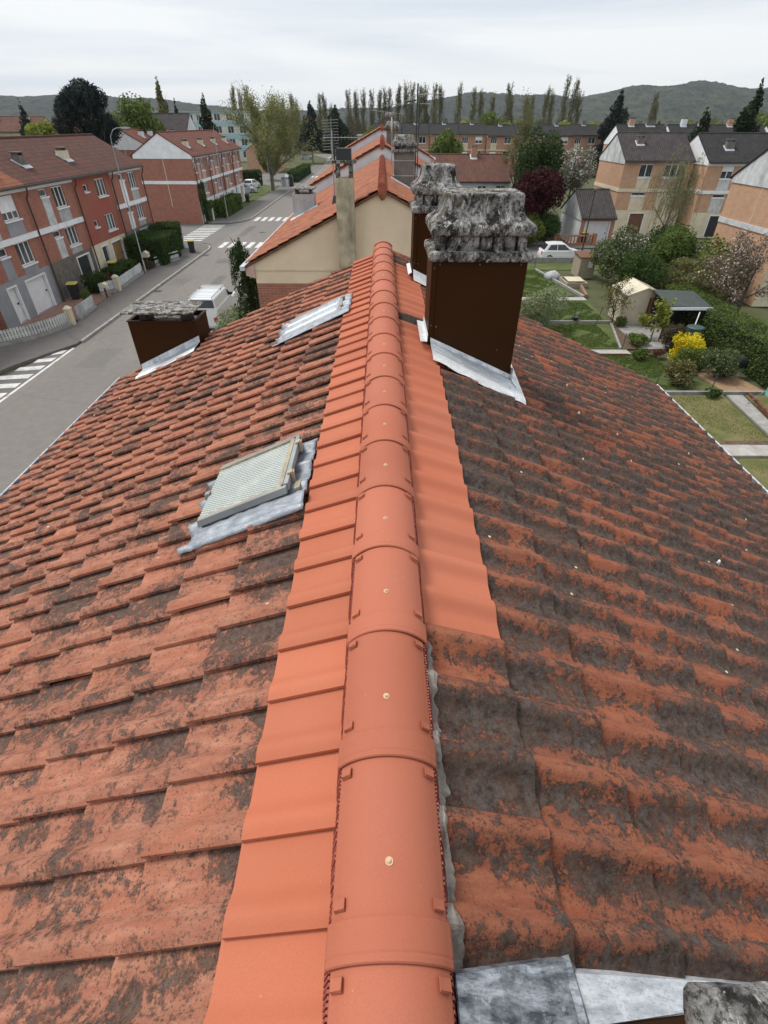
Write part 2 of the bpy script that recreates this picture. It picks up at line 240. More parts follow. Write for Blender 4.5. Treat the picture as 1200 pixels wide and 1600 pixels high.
# ------------------------------------------------------------------ builders
WORLD = {}
def link(o): col.objects.link(o); return o
def thing(name, label, cat, loc=(0, 0, 0), group=None, rotz=0):
    o = link(bpy.data.objects.new(name, None)); o.empty_display_size = .2; o.location = loc; o.rotation_euler.z = rotz
    o['label'] = label; o['category'] = cat
    if group: o['group'] = group
    WORLD[o] = Vector(loc); return o
def tag(o, label, cat, group=None):
    o['label'] = label; o['category'] = cat
    if group: o['group'] = group
    return o
class MB:
    def __init__(s): s.v = []; s.f = []; s.sm = []
    def add(s, vs_, fs, smooth=False):
        k = len(s.v); s.v += [tuple(v) for v in vs_]; s.f += [tuple(i + k for i in f) for f in fs]; s.sm += [smooth] * len(fs); return s
    def box(s, x0, x1, y0, y1, z0, z1):
        return s.hexa([(x0, y0, z0), (x1, y0, z0), (x1, y1, z0), (x0, y1, z0), (x0, y0, z1), (x1, y0, z1), (x1, y1, z1), (x0, y1, z1)])
    def hexa(s, p): return s.add(p, [(0, 3, 2, 1), (4, 5, 6, 7), (0, 1, 5, 4), (1, 2, 6, 5), (2, 3, 7, 6), (3, 0, 4, 7)])
    def quad(s, *p): return s.add(p, [tuple(range(len(p)))])
    def prism(s, poly, z0, z1):
        n = len(poly); return s.add([(x, y, z0) for x, y in poly] + [(x, y, z1) for x, y in poly], [tuple(range(n))[::-1], tuple(range(n, 2 * n))] + [(i, (i + 1) % n, n + (i + 1) % n, n + i) for i in range(n)])
    def tube(s, pts, rad, sides=6, cap=True, smooth=True):
        pts = [Vector(p) for p in pts]; rad = rad if isinstance(rad, (list, tuple)) else [rad] * len(pts); rings = []
        for i, p in enumerate(pts):
            d = (pts[min(i + 1, len(pts) - 1)] - pts[max(i - 1, 0)]); d = d.normalized() if d.length > 1e-9 else Vector((0, 0, 1))
            a = d.cross(Vector((0, 0, 1)) if abs(d.z) < .9 else Vector((0, 1, 0))).normalized(); b = d.cross(a)
            rings.append([p + rad[i] * (math.cos(t) * a + math.sin(t) * b) for t in [2 * math.pi * k / sides for k in range(sides)]])
        vs_ = [q for r in rings for q in r]; fs = []
        for i in range(len(pts) - 1):
            for k in range(sides): fs.append((i * sides + k, i * sides + (k + 1) % sides, (i + 1) * sides + (k + 1) % sides, (i + 1) * sides + k))
        s.add(vs_, fs, smooth)
        if cap: s.add(rings[0], [tuple(range(sides))[::-1]]); s.add(rings[-1], [tuple(range(sides))])
        return s
    def bar(s, a, b, w, h=None):      # thin square bar between two points
        return s.tube([a, b], [w * .7] * 2, 4, True, False)
    def loft(s, rings, close=True, smooth=False, caps=True):
        n = len(rings[0]); vs_ = [q for r in rings for q in r]; fs = []
        for i in range(len(rings) - 1):
            for k in range(n if close else n - 1): fs.append((i * n + k, i * n + (k + 1) % n, (i + 1) * n + (k + 1) % n, (i + 1) * n + k))
        if caps: fs += [tuple(range(n))[::-1], tuple(range((len(rings) - 1) * n, len(rings) * n))]
        return s.add(vs_, fs, smooth)
    def mesh(s, name, org=(0, 0, 0)):
        me = bpy.data.meshes.new(name); o = Vector(org); me.from_pydata([(x - o.x, y - o.y, z - o.z) for x, y, z in s.v], [], s.f)
        me.polygons.foreach_set('use_smooth', s.sm); me.update(); return me
    def build(s, name, m, parent=None, kind=None):
        org = WORLD.get(parent, Vector()) if parent else Vector(); me = s.mesh(name, org); me.materials.append(MATS[m])
        o = link(bpy.data.objects.new(name, me))
        if parent: o.parent = parent; WORLD[o] = org
        if kind: o['kind'] = kind
        return o
def place_mesh(name, me, parent, loc=(0, 0, 0)):
    o = link(bpy.data.objects.new(name, me)); o.parent = parent; o.location = Vector(loc); return o
def np_mesh(name, V, Fq, rnd=None, m=None, tuv=None):
    me = bpy.data.meshes.new(name); n, k = Fq.shape
    me.vertices.add(len(V)); me.vertices.foreach_set('co', V.astype(np.float32).ravel()); me.loops.add(n * k); me.loops.foreach_set('vertex_index', Fq.astype(np.int32).ravel())
    me.polygons.add(n); me.polygons.foreach_set('loop_start', np.arange(0, n * k, k, dtype=np.int32)); me.polygons.foreach_set('loop_total', np.full(n, k, np.int32))
    if rnd is not None: a = me.attributes.new('rnd', 'FLOAT', 'FACE'); a.data.foreach_set('value', rnd.astype(np.float32))
    if tuv is not None: a = me.attributes.new('tuv', 'FLOAT_VECTOR', 'POINT'); a.data.foreach_set('vector', tuv.astype(np.float32).ravel())
    me.update(calc_edges=True); me.validate()
    if m: me.materials.append(MATS[m])
    return me
def bevel(o, w=.01, seg=1):
    b = o.modifiers.new('bevel', 'BEVEL'); b.width = w; b.segments = seg; b.limit_method = 'ANGLE'; return o
def copy_tree(o, parent=None):
    c = o.copy(); link(c); c.parent = parent
    for ch in o.children: copy_tree(ch, c)
    return c
ORD = ['first', 'second', 'third', 'fourth', 'fifth', 'sixth', 'seventh', 'eighth', 'ninth', 'tenth', 'eleventh', 'twelfth', 'thirteenth', 'fourteenth', 'fifteenth', 'sixteenth', 'seventeenth', 'eighteenth', 'nineteenth', 'twentieth']
ORD += ['twenty-' + x for x in ORD[:9]] + ['thirtieth'] + ['thirty-' + x for x in ORD[:9]] + ['fortieth'] + ['forty-' + x for x in ORD[:9]]

# facade frame: u along the wall, n outwards
class Fac:
    def __init__(s, o, u, n): s.o, s.u, s.n = o, u, n
    def P(s, u, z, n=0): return (s.o[0] + s.u[0] * u + s.n[0] * n, s.o[1] + s.u[1] * u + s.n[1] * n, z)
    def box(s, mb, u0, u1, z0, z1, n0, n1):
        return mb.hexa([s.P(u0, z0, n0), s.P(u1, z0, n0), s.P(u1, z0, n1), s.P(u0, z0, n1), s.P(u0, z1, n0), s.P(u1, z1, n0), s.P(u1, z1, n1), s.P(u0, z1, n1)])
    def wall(s, mb, u0, u1, z0, z1, holes, dep=.16):
        us = sorted({u0, u1, *[h[0] for h in holes if u0 <= h[0] <= u1], *[h[1] for h in holes if u0 <= h[1] <= u1]}); zs = sorted({z0, z1, *[h[2] for h in holes if z0 <= h[2] <= z1], *[h[3] for h in holes if z0 <= h[3] <= z1]})
        ins = lambda u, z: any(h[0] < u < h[1] and h[2] < z < h[3] for h in holes)
        for a, b in zip(us, us[1:]):
            for c, d in zip(zs, zs[1:]):
                if not ins((a + b) / 2, (c + d) / 2): mb.quad(s.P(a, c), s.P(b, c), s.P(b, d), s.P(a, d))
        for h in holes:
            a, b, c, d = h[:4]
            if c < z0 - 1e-6 or d > z1 + 1e-6: continue
            mb.quad(s.P(a, c), s.P(b, c), s.P(b, c, -dep), s.P(a, c, -dep)); mb.quad(s.P(a, d), s.P(b, d), s.P(b, d, -dep), s.P(a, d, -dep))
            mb.quad(s.P(a, c), s.P(a, d), s.P(a, d, -dep), s.P(a, c, -dep)); mb.quad(s.P(b, c), s.P(b, d), s.P(b, d, -dep), s.P(b, c, -dep))
    def window(s, root, u0, u1, z0, z1, n=3, fr=.06, simple=False, frame='window_frame', sill=True, shut=0, rec=.10):
        mb = MB(); D0, D1 = -rec - .03, -rec + .03
        s.box(mb, u0, u1, z0, z0 + fr, D0, D1); s.box(mb, u0, u1, z1 - fr, z1, D0, D1); s.box(mb, u0, u0 + fr, z0 + fr, z1 - fr, D0, D1); s.box(mb, u1 - fr, u1, z0 + fr, z1 - fr, D0, D1)
        w = (u1 - u0) / n
        for i in range(1, n): s.box(mb, u0 + i * w - fr * .6, u0 + i * w + fr * .6, z0 + fr, z1 - fr, D0, D1)
        if sill: s.box(mb, u0 - .05, u1 + .05, z0 - .09, z0 - .005, -.03, .09)
        o = mb.build('window', frame, root)
        zt = z1 - fr - (z1 - z0) * shut
        if shut: sb = MB(); s.box(sb, u0 + fr + .005, u1 - fr - .005, zt, z1 - fr - .003, -rec - .028, -rec + .015); sb.build('roller_shutter', 'panel_white', o)
        for i in range(1 if simple else n):
            g = MB(); a, b = (u0, u1) if simple else (u0 + i * w, u0 + (i + 1) * w); s.box(g, a + fr * .5, b - fr * .5, z0 + fr, zt, -rec - .025, -rec - .01); g.build('pane', 'glass', o)
        return o

# ================================================================== the roof in the foreground
AP = CH - 1.30; TS = .4508; CA = 1 / math.sqrt(1 + TS * TS)
XL_E, XR_E, Y_END, Y_BEG = 3.87, 4.09, 7.24, -1.6
TW = .195
TOFF = -.05      # the tiles' bed lies this far below the plane through their crowns
def roofz(x): return AP - TS * abs(x)
house = thing('terraced_house', 'terracotta tiled gable roof in the foreground with a bright new ridge', 'house', (0, 3.8, 0)); TILT = .0077
house.rotation_euler.x = math.atan(TILT); house.location.z = TILT * 3.8; house.location.y += TILT * 8.4
mb = MB()
WX0, WX1, WY1 = -3.65, 3.9, 7.05
for x in (WX0, WX1): mb.quad((x, Y_BEG, 0), (x, WY1, 0), (x, WY1, roofz(x) - .1), (x, Y_BEG, roofz(x) - .1))
for y in (Y_BEG, WY1): mb.quad((WX0, y, 0), (WX1, y, 0), (WX1, y, roofz(WX1) - .1), (0, y, AP - .1), (WX0, y, roofz(WX0) - .1))
mb.build('wall', 'render_beige', house)
mb = MB()
for s, xe in ((-1, XL_E - .08), (1, XR_E - .08)):
    mb.hexa([(0, Y_BEG, AP - .14), (s * xe, Y_BEG, roofz(xe) - .14), (s * xe, Y_END - .06, roofz(xe) - .14), (0, Y_END - .06, AP - .14), (0, Y_BEG, AP - .065), (s * xe, Y_BEG, roofz(xe) - .065), (s * xe, Y_END - .06, roofz(xe) - .065), (0, Y_END - .06, AP - .065)])
mb.build('roof_deck', 'wood_brown', house)

def prof(t):      # wave of one interlocking tile, t from its lap edge
    if t < .17: return .034 + .019 * math.sin(t / .17 * math.pi / 2)
    if t < .52: k = (t - .17) / .35; return .053 * (1 - (k * k * (3 - 2 * k)))
    return .006 * max(0, (t - .8) / .2)
def tile_data(s, E, seed, na=10, ns=2, over=.055, amp=1.0, lip=.017, ch=.004):
    r = random.Random(seed); ts = [-.012 + 1.06 * i / na for i in range(na + 1)]; V = []; Fs = []; S = []; T = []
    chip = [r.uniform(-ch, ch) for _ in ts]
    for j in range(ns + 1):
        a = j / ns
        for i, t in enumerate(ts):
            x = -over + (E + over) * a + (chip[i] if j == ns else 0); y = (t if s < 0 else 1 - t) * TW
            z = -TS * x + (.006 + .034 * a) + prof(max(t, 0)) * amp
            V.append((s * x, y, z)); T.append((t, a, 0))
    n = na + 1
    for j in range(ns):
        for i in range(na): Fs.append((j * n + i, j * n + i + 1, (j + 1) * n + i + 1, (j + 1) * n + i)); S.append(True)
    k = len(V); T += [(ts[i], 1, 0) for i in range(n)] * 2; V += [V[ns * n + i] for i in range(n)]; V += [(V[ns * n + i][0] - s * .004, V[ns * n + i][1], V[ns * n + i][2] - lip) for i in range(n)]
    for i in range(na): Fs.append((k + i, k + i + 1, k + n + i + 1, k + n + i)); S.append(True)
    k = len(V); T += [(0, j / ns, 0) for j in range(ns + 1)] * 2; V += [V[j * n] for j in range(ns + 1)]; V += [(V[j * n][0], V[j * n][1], V[j * n][2] - lip) for j in range(ns + 1)]
    for j in range(ns): Fs.append((k + j, k + j + 1, k + ns + 1 + j + 1, k + ns + 1 + j)); S.append(False)
    return V, Fs, S, T
def tile_mesh(nm, m, *a, **k):
    V, Fs, S, T = tile_data(*a, **k); me = bpy.data.meshes.new(nm); me.from_pydata(V, [], Fs); me.polygons.foreach_set('use_smooth', S); me.materials.append(MATS[m]); at = me.attributes.new('tuv', 'FLOAT_VECTOR', 'POINT'); at.data.foreach_set('vector', np.array(T, np.float32).ravel()); me.update(); return me
COURSE = {-1: (.378, .289, 13), 1: (.415, .304, 13)}
FOOT = [(.36, 1.06, 4.02, 4.48), (.34, 1.04, 6.15, 6.6), (.36, 1.06, -.36, .08), (-.90, -.54, 2.08, 2.48), (-.90, -.48, 5.06, 5.56), (-3.33, -2.5, 6.75, 7.2)]
def blocked(x, y): return any(a < x < b and c < y < d for a, b, c, d in FOOT)
old = []; new = []; rr = random.Random(3)
for s in (-1, 1):
    x0, E, nk = COURSE[s]
    for k in range(nk):
        xl = x0 + E * k
        if s > 0 and k == nk - 1: pass
        ncol = int((Y_END - Y_BEG) / TW) + 1
        for c in range(ncol):
            y = .115 + TW * (c - 8) + (0.0 if s < 0 else .04)
            if y + TW > Y_END + .02 or y < Y_BEG: continue
            xc, yc = s * (xl - E / 2), y + TW / 2
            if blocked(xc, yc): continue
            loc = Vector((s * (xl - E), y, roofz(xl - E) + TOFF))
            isnew = k == 0 and (s < 0 or (y > 1.02 and not (4.30 < y < 4.62) and y < 6.50))
            if isnew: new.append((s, loc))
            else:
                p = project((xc, yc, roofz(xl))); sz = 0
                if p and -40 < p[0] < 1240 and -40 < p[1] < 1640: sz = 1 / p[2] ** 2 * (1 if s < 0 else 1)
                old.append((sz, s, loc, k))
old.sort(key=lambda q: -q[0])
VAR = {(s, v): tile_mesh('roof_tile', 'tile_left' if s < 0 else 'tile_right', s, COURSE[s][1], 10 * v + s, 12, 2) for s in (-1, 1) for v in range(4)}
org = Vector((0, 3.8, 0))
for sz, s, loc, k in old[:300]:
    o = place_mesh('roof_tile', VAR[s, rr.randrange(4)], house, loc - org + Vector((rr.uniform(-.006, .006), 0, rr.uniform(-.003, .004)))); o.rotation_euler = (rr.uniform(-.012, .012), rr.uniform(-.012, .012), rr.uniform(-.02, .02))
stuffV = []; stuffF = []; stuffR = []; stuffM = []; stuffT = []; off = 0
DAT = {(s, v): tile_data(s, COURSE[s][1], 10 * v + s, 8, 2) for s in (-1, 1) for v in range(4)}
for sz, s, loc, k in old[300:]:
    V, Fs, S, T = DAT[s, rr.randrange(4)]; stuffT.append(np.array(T)); V = np.array(V); V = V + (V @ np.array([[0, 0, 0], [rr.uniform(-.02, .02), 0, 0], [0, 0, 0]])) * .6 + np.array(loc) + np.array([rr.uniform(-.008, .008), 0, rr.uniform(-.003, .005)])
    stuffV.append(V); stuffF.append(np.array(Fs) + off); off += len(V); stuffR.append(np.full(len(Fs), rr.random())); stuffM.append(np.full(len(Fs), 0 if s < 0 else 1))
me = np_mesh('roof_tile_field', np.concatenate(stuffV) - np.array(org), np.concatenate(stuffF), np.concatenate(stuffR), None, np.concatenate(stuffT)); me.materials.append(MATS['tile_left']); me.materials.append(MATS['tile_right'])
me.polygons.foreach_set('material_index', np.concatenate(stuffM).astype(np.int32)); me.polygons.foreach_set('use_smooth', np.ones(len(me.polygons), bool)); me.update()
o = place_mesh('roof_tile_field', me, house); o['kind'] = 'stuff'; o['label'] = 'weathered lichen-spotted roof tiles further down both slopes'
NEW = {s: tile_mesh('new_roof_tile', 'tile_new', s, COURSE[s][1], 90 + s, 14, 2, .055, .62, .014, 0.0) for s in (-1, 1)}
for s, loc in new:
    o = place_mesh('new_roof_tile', NEW[s], house, loc - org + Vector((rr.uniform(-.003, .003), 0, .004 + rr.uniform(0, .002))))

# ridge tiles
RS, RY0, RTOP = .3879, .2268, AP + .062
def ridge_mesh():
    mb = MB(); n = 20
    def ring(y, w, h, drop=.026):      # low segmental arch: half width w, rise h
        R = (w * w + h * h) / (2 * h); a = math.asin(min(1, w / R)); pts = [(R * math.sin(-a + 2 * a * i / n), y, R * math.cos(-a + 2 * a * i / n) - R - (.066 - h)) for i in range(n + 1)]
        l, r = pts[0], pts[-1]
        return [(l[0] - .005, y, l[2] - drop), (l[0] - .003, y, l[2] - .003)] + pts + [(r[0] + .003, y, r[2] - .003), (r[0] + .005, y, r[2] - drop)]
    st = [(0, .1165, .0595), (.0004, .1205, .0632), (.003, .1235, .0660), (.012, .1240, .0665), (.016, .1225, .0650), (.020, .1238, .0662), (.070, .1232, .0655), (.0725, .1215, .0640), (.0735, .1165, .0598), (.12, .1160, .0592), (.28, .1145, .0580), (.44, .1125, .0560)]
    for a, b in zip(st, st[1:]): mb.loft([ring(*a), ring(*b)], False, True, False)
    mb.loft([ring(0, .1165, .0595), ring(.02, .1135, .056), ring(.43, .109, .052)], False, True, False)
    for y, dr in ((.086, 1), (.352, -1)):
        for sx in (-1, 1):
            x, z = sx * .098, -.034; q = .024
            mb.hexa([(x - sx * .007, y, z - .002), (x + sx * .013, y, z - .030), (x + sx * .013, y + q, z - .030), (x - sx * .007, y + q, z - .002), (x - sx * .005, y + .003, z + .006), (x + sx * .017, y + .003, z - .013), (x + sx * .016, y + q - .002, z - .017), (x - sx * .006, y + q - .002, z + .003)])
    return mb.mesh('ridge_tile')
rm = ridge_mesh(); rm.materials.append(MATS['ridge_new'])
sm_ = MB(); sm_.tube([(0, 0, -.004), (0, 0, .0015)], .0088, 12); sm_.tube([(0, 0, .0015), (0, 0, .004)], [.0064, .005], 8); sm_.tube([(0, 0, .004), (0, 0, .007)], .0035, 6); sm_ = sm_.mesh('screw'); sm_.materials.append(MATS['brass_screw'])
for i in range(-5, 19):
    if i == 18: break
    o = place_mesh('ridge_tile', rm, house, Vector((rr.uniform(-.002, .002), RY0 + RS * i, RTOP)) - org); o.rotation_euler.z = rr.uniform(-.006, .006)
    q = place_mesh('screw', sm_, o, (rr.uniform(-.003, .003), .165, -.0072)); q.rotation_euler = (.02, rr.uniform(-.05, .05), 0)
mb = MB(); ye = RY0 + RS * 18; arc = [(.1235 * math.sin(-1.0 + 2 * i / 16) / math.sin(1.0), RTOP - .066 * (1 - (math.cos(-1.0 + 2 * i / 16) - math.cos(1.0)) / (1 - math.cos(1.0)))) for i in range(17)]
mb.loft([[(x * k, ye + d, z - dz) for x, z in arc] for d, k, dz in ((-.06, 1, 0), (.015, 1, 0), (.05, .9, .006), (.07, .6, .03))], False, True, False)
mb.add([(x * .6, ye + .07, z - .03) for x, z in arc] + [(.05, ye + .07, RTOP - .16), (-.05, ye + .07, RTOP - .16)], [tuple(range(19))]); mb.build('ridge_end_cap', 'ridge_new', house)
for s in (-1, 1):      # comb ventilation strip under the ridge
    mb = MB(); y = -1.4; zc = RTOP - .075; mb.box(s * .108 - .004, s * .108 + .004, -1.4, Y_END - .1, zc - .07, zc + .0)
    while y < Y_END - .2:
        d = rr.uniform(-.002, .002); mb.hexa([(s * .134 - .0025, y, zc - .085), (s * .134 + .0025, y, zc - .085), (s * .134 + .0025, y + .0055, zc - .085), (s * .134 - .0025, y + .0055, zc - .085), (s * (.118 + d) - .0025, y, zc + .004), (s * (.118 + d) + .0025, y, zc + .004), (s * (.118 + d) + .0025, y + .0055, zc + .004), (s * (.118 + d) - .0025, y + .0055, zc + .004)])
        y += .0095
    mb.build('ventilation_comb', 'comb_red', house)
# old mortar left along the near right of the ridge
mb = MB(); rings = []
for i in range(90):
    y = .21 + i * .0095; a = mnoise.noise((y * 9, 3, 1)); b = mnoise.noise((y * 31, 7, 2)); c_ = mnoise.noise((y * 75, 2, 5)); w = .150 + .022 * a + .016 * b + .010 * c_; tt = 1 - ((y - .155) / TW) % 1
    z = lambda x: roofz(x) + .020 + TOFF + prof(tt)
    rings.append([(.108, y, z(.11) - .03), (.118, y, z(.118) + .010 + .008 * b), (.132, y, z(.132) + .008 + .008 * a), (.5 * (.132 + w), y, z(.5 * (.132 + w)) + .012 + .006 * c_), (w, y, z(w) + .004 + .003 * c_), (w + .006, y, z(w) - .03)])
mb.loft(rings, False, False, False); mb.build('mortar_strip', 'mortar', house)

# gutters
for s, xe in ((-1, XL_E), (1, XR_E)):
    mb = MB(); z0 = roofz(xe) - .07; rings = []
    for y in (Y_BEG, Y_END + .02):
        rings.append([(s * (xe + .055) + .062 * math.cos(t) * s, y, z0 - .062 * math.sin(t)) for t in [math.pi * i / 8 for i in range(9)]][::-1])
    mb.loft(rings, False, True, False); g = mb.build('gutter', 'zinc_dark', house)
    b = MB(); b.tube([(s * (xe + .118), Y_BEG, z0 + .004), (s * (xe + .118), Y_END + .02, z0 + .004)], .011, 8); b.build('gutter_bead', 'zinc', g)
    f = MB(); f.box(min(s * (xe - .07), s * (xe - .045)), max(s * (xe - .07), s * (xe - .045)), Y_BEG, Y_END - .05, z0 - .16, z0 - .01); f.build('fascia', 'zinc_dark', house)
    for y in [.2 + .6 * i for i in range(-2, 12)]:
        k = MB(); k.box(min(s * (xe - .02), s * (xe + .12)), max(s * (xe - .02), s * (xe + .12)), y, y + .025, z0 + .004, z0 + .009); k.build('gutter_strap', 'galvanised', g)

# chimneys with concrete hoods
def lumpy(pts, amp, fr, seed):
    return [Vector(p) + amp * Vector((mnoise.noise((p[0] * fr + seed, p[1] * fr, p[2] * fr)), mnoise.noise((p[0] * fr, p[1] * fr + seed + 9, p[2] * fr)), mnoise.noise((p[0] * fr, p[1] * fr + 5, p[2] * fr + seed)))) for p in pts]
def rect_ring(x0, x1, y0, y1, z, n=10, r=.03):
    pts = []; c = [(x1 - r, y1 - r, 0), (x0 + r, y1 - r, 90), (x0 + r, y0 + r, 180), (x1 - r, y0 + r, 270)]
    cs = []
    for cx, cy, a in c:
        for k in range(3): t = math.radians(a + 45 * k); cs.append((cx + r * math.cos(t), cy + r * math.sin(t)))
    for i, (a, b) in enumerate(zip(cs, cs[1:] + cs[:1])):
        d = math.hypot(b[0] - a[0], b[1] - a[1]); m = max(1, int(d / .045))
        for k in range(m): pts.append((a[0] + (b[0] - a[0]) * k / m, a[1] + (b[1] - a[1]) * k / m, z))
    return pts
def resample(r, n):
    P = [Vector(p) for p in r]; L = [0]
    for a, b in zip(P, P[1:] + P[:1]): L.append(L[-1] + (b - a).length)
    out = []; j = 0
    for i in range(n):
        d = L[-1] * i / n
        while L[j + 1] < d: j += 1
        a, b = P[j], P[(j + 1) % len(P)]; out.append(a.lerp(b, (d - L[j]) / max(1e-9, L[j + 1] - L[j])))
    return out
def stone(mb, rows, amp, fr, seed, n=72):
    if n >= 96: n = 280
    mb.loft([lumpy(resample(rect_ring(*r), n), amp, fr, seed) for r in rows], True, True, True)
def hood_chimney(x0, y0, yd, seed, label, zt=8.97, w=.712, hood=True):
    x1 = x0 + w; y1 = y0 + yd; zb = roofz(x1) - .1
    mb = MB(); mb.box(x0 + .03, x1 - .003, y0 + .003, y1 - .003, zb, zt - .004)
    c = mb.build('chimney', 'brown_metal', house); c['label'] = label; WORLD[c] = org.copy()
    p = MB(); p.hexa([(x0 + .042, y0 - .006, roofz(x0) + .01), (x1, y0 - .006, roofz(x1) + .045), (x1, y0 + .002, roofz(x1) + .045), (x0 + .042, y0 + .002, roofz(x0) + .01), (x0 + .042, y0 - .006, zt), (x1, y0 - .006, zt), (x1, y0 + .002, zt), (x0 + .042, y0 + .002, zt)]); bevel(p.build('cladding_sheet', 'brown_metal', c), .003)
    p = MB(); p.hexa([(x0, y0 - .011, roofz(x0) + .02), (x0 + .041, y0 - .011, roofz(x0) + .015), (x0 + .041, y0 - .006, roofz(x0) + .015), (x0 + .004, y0 - .004, roofz(x0) + .02), (x0, y0 - .011, zt - .003), (x0 + .041, y0 - .011, zt - .003), (x0 + .041, y0 - .006, zt - .003), (x0 + .004, y0 - .004, zt - .003)])
    p.hexa([(x0, y0 - .004, roofz(x0) + .02), (x0 + .028, y0 - .003, roofz(x0) + .02), (x0 + .028, y1, roofz(x0) + .02), (x0, y1, roofz(x0) + .02), (x0, y0 - .004, zt - .003), (x0 + .028, y0 - .003, zt - .003), (x0 + .028, y1, zt - .003), (x0, y1, zt - .003)]); p.build('corner_flange', 'brown_metal', c)
    for sx, sz in ((.02, zt - .05), (.06, zt - .025), (w - .05, zt - .025), (w * .5, zt - .025), (.06, roofz(x0) + .15), (w * .80, roofz(x0 + w * .80) + .22), (.02, roofz(x0) + .16)):
        q = MB(); q.tube([(x0 + sx, y0 - .015, sz), (x0 + sx, y0 - .005, sz)], .0055, 8); q.build('rivet', 'bark_grey', c)
    m = MB(); stone(m, [(x0 - .018, x1 + .012, y0 - .045, y1 + .045, zt - .002, 10, .015), (x0 - .028, x1 + .022, y0 - .056, y1 + .055, zt + .014, 10, .015), (x0 - .030, x1 + .024, y0 - .058, y1 + .058, zt + .046, 10, .012), (x0 - .022, x1 + .016, y0 - .050, y1 + .05, zt + .060, 10, .012), (x0 + .01, x1 - .02, y0 - .01, y1 + .01, zt + .070, 10, .02)], .0045, 30, seed, 120); m.build('cap_slab', 'concrete_old', c)
    if not hood:
        m = MB(); m.box(x0 + .06, x1 - .06, y0 + .05, y1 - .05, zt + .066, zt + .12); m.build('flue_block', 'concrete_old', c); return c
    for px, wd in ((.022, .070), (.105, w * .5 - .125), (w * .5 - .005, .075), (w * .5 + .085, w * .5 - .20), (w - .10, .07)):
        for py in (y0 - .018, y1 - .08): m = MB(); stone(m, [(x0 + px, x0 + px + wd, py, py + .10, zt + .055, 6, .008), (x0 + px + .003, x0 + px + wd - .003, py, py + .10, zt + .18, 6, .008)], .005, 22, seed + px, 28); m.build('cap_pier', 'concrete_old', c)
    m = MB(); m.box(x0 + .04, x1 - .06, y0 + .035, y1 - .04, zt + .08, zt + .18); m.build('flue_block', 'concrete_old', c)
    m = MB(); h0 = zt + .165
    stone(m, [(x0 + .03, x1 - .04, y0 + .0, y1 - .0, h0 + .004), (x0 - .010, x1 - .0, y0 - .045, y1 + .045, h0 + .002, 10, .008), (x0 - .024, x1 + .012, y0 - .060, y1 + .06, h0 + .014, 10, .008), (x0 - .028, x1 + .016, y0 - .064, y1 + .062, h0 + .045, 10, .008), (x0 - .018, x1 + .008, y0 - .054, y1 + .055, h0 + .068, 10, .025), (x0 + .018, x1 - .025, y0 - .022, y1 + .025, h0 + .092, 10, .025), (x0 + .050, x1 - .058, y0 + .006, y1 - .002, h0 + .122, 10, .025), (x0 + .068, x1 - .076, y0 + .022, y1 - .018, h0 + .165, 10, .02), (x0 + .080, x1 - .084, y0 + .032, y1 - .03, h0 + .225, 10, .02), (x0 + .078, x1 - .080, y0 + .030, y1 - .028, h0 + .240, 10, .015), (x0 + .085, x1 - .088, y0 + .038, y1 - .036, h0 + .252, 10, .015), (x0 + .13, x1 - .13, y0 + .085, y1 - .085, h0 + .245, 10, .02)], .0065, 26, seed + 3, 120)
    m.build('chimney_hood', 'concrete_old', c)
    return c
C1 = hood_chimney(.355, 4.08, .42, 1.0, 'brown clad chimney with a mossy concrete hood beside the ridge')
C2 = hood_chimney(.328, 6.22, .42, 5.0, 'farther brown clad chimney with pale concrete hood', 9.0, .50)
C3 = hood_chimney(.355, -.35, .42, 9.0, 'near brown clad chimney at the frame corner with a flat concrete cap', 8.985, .712, False)
def sheet(name, m, parent, rows, th=.004):
    mb = MB(); n = len(rows[0]); 
    mb.loft([[Vector(p) for p in r] for r in rows], False, False, False); o = mb.build(name, m, parent); s = o.modifiers.new('solid', 'SOLIDIFY'); s.thickness = th; s.offset = 0; return o
def on(x, y, h): return (x, y, roofz(x) + h + TOFF)
# flashings: chimney 1
xs = [.375 + .05 * i for i in range(16)]; lo = lambda x: 3.76 - .10 * math.sin((x - .375) * 2.2) + .10 * max(0, (x - .95)) 
sheet('front_flashing', 'zinc', C1, [[on(x, lo(x) + .02, .090 + .004 * math.sin(x * 31)) for x in xs], [on(x, lo(x) + .13, .094) for x in xs], [on(x, 3.96, .094) for x in xs], [on(x, 4.05, .096) for x in xs], [on(x, 4.066, .125) for x in xs]])
sheet('flashing_lip', 'zinc_white', C1, [[on(x, lo(x) - .02, .072 + .006 * math.sin(x * 31)) for x in xs], [on(x, lo(x), .093 + .004 * math.sin(x * 31)) for x in xs], [on(x, lo(x) + .09, .100) for x in xs]])
sheet('side_flashing', 'zinc_white', C1, [[on(1.072, 4.0, .07), on(1.072, 4.3, .07), on(1.072, 4.55, .07)], [on(1.078, 4.02, .20), on(1.078, 4.12, .17), on(1.078, 4.55, .16)]])
sheet('side_flashing', 'zinc_white', C1, [[on(1.070, 3.95, .105), on(1.075, 4.55, .11)], [on(1.13, 3.70, .088), on(1.19, 4.6, .09)]])
sheet('upper_flashing', 'zinc_white', C1, [[on(.29, 3.98, .088), on(.29, 4.5, .088)], [on(.345, 4.0, .10), on(.345, 4.5, .10)], [on(.350, 4.03, .15), on(.350, 4.5, .15)]])
xs2 = [.34 + .07 * i for i in range(8)]
sheet('front_flashing', 'zinc_white', C2, [[on(x, 5.98, .085) for x in xs2], [on(x, 6.17, .095) for x in xs2], [on(x, 6.2, .15) for x in xs2]])
sheet('upper_flashing', 'zinc_white', C2, [[on(.28, 6.1, .088), on(.28, 6.62, .088)], [on(.322, 6.15, .12), on(.322, 6.62, .12)]])
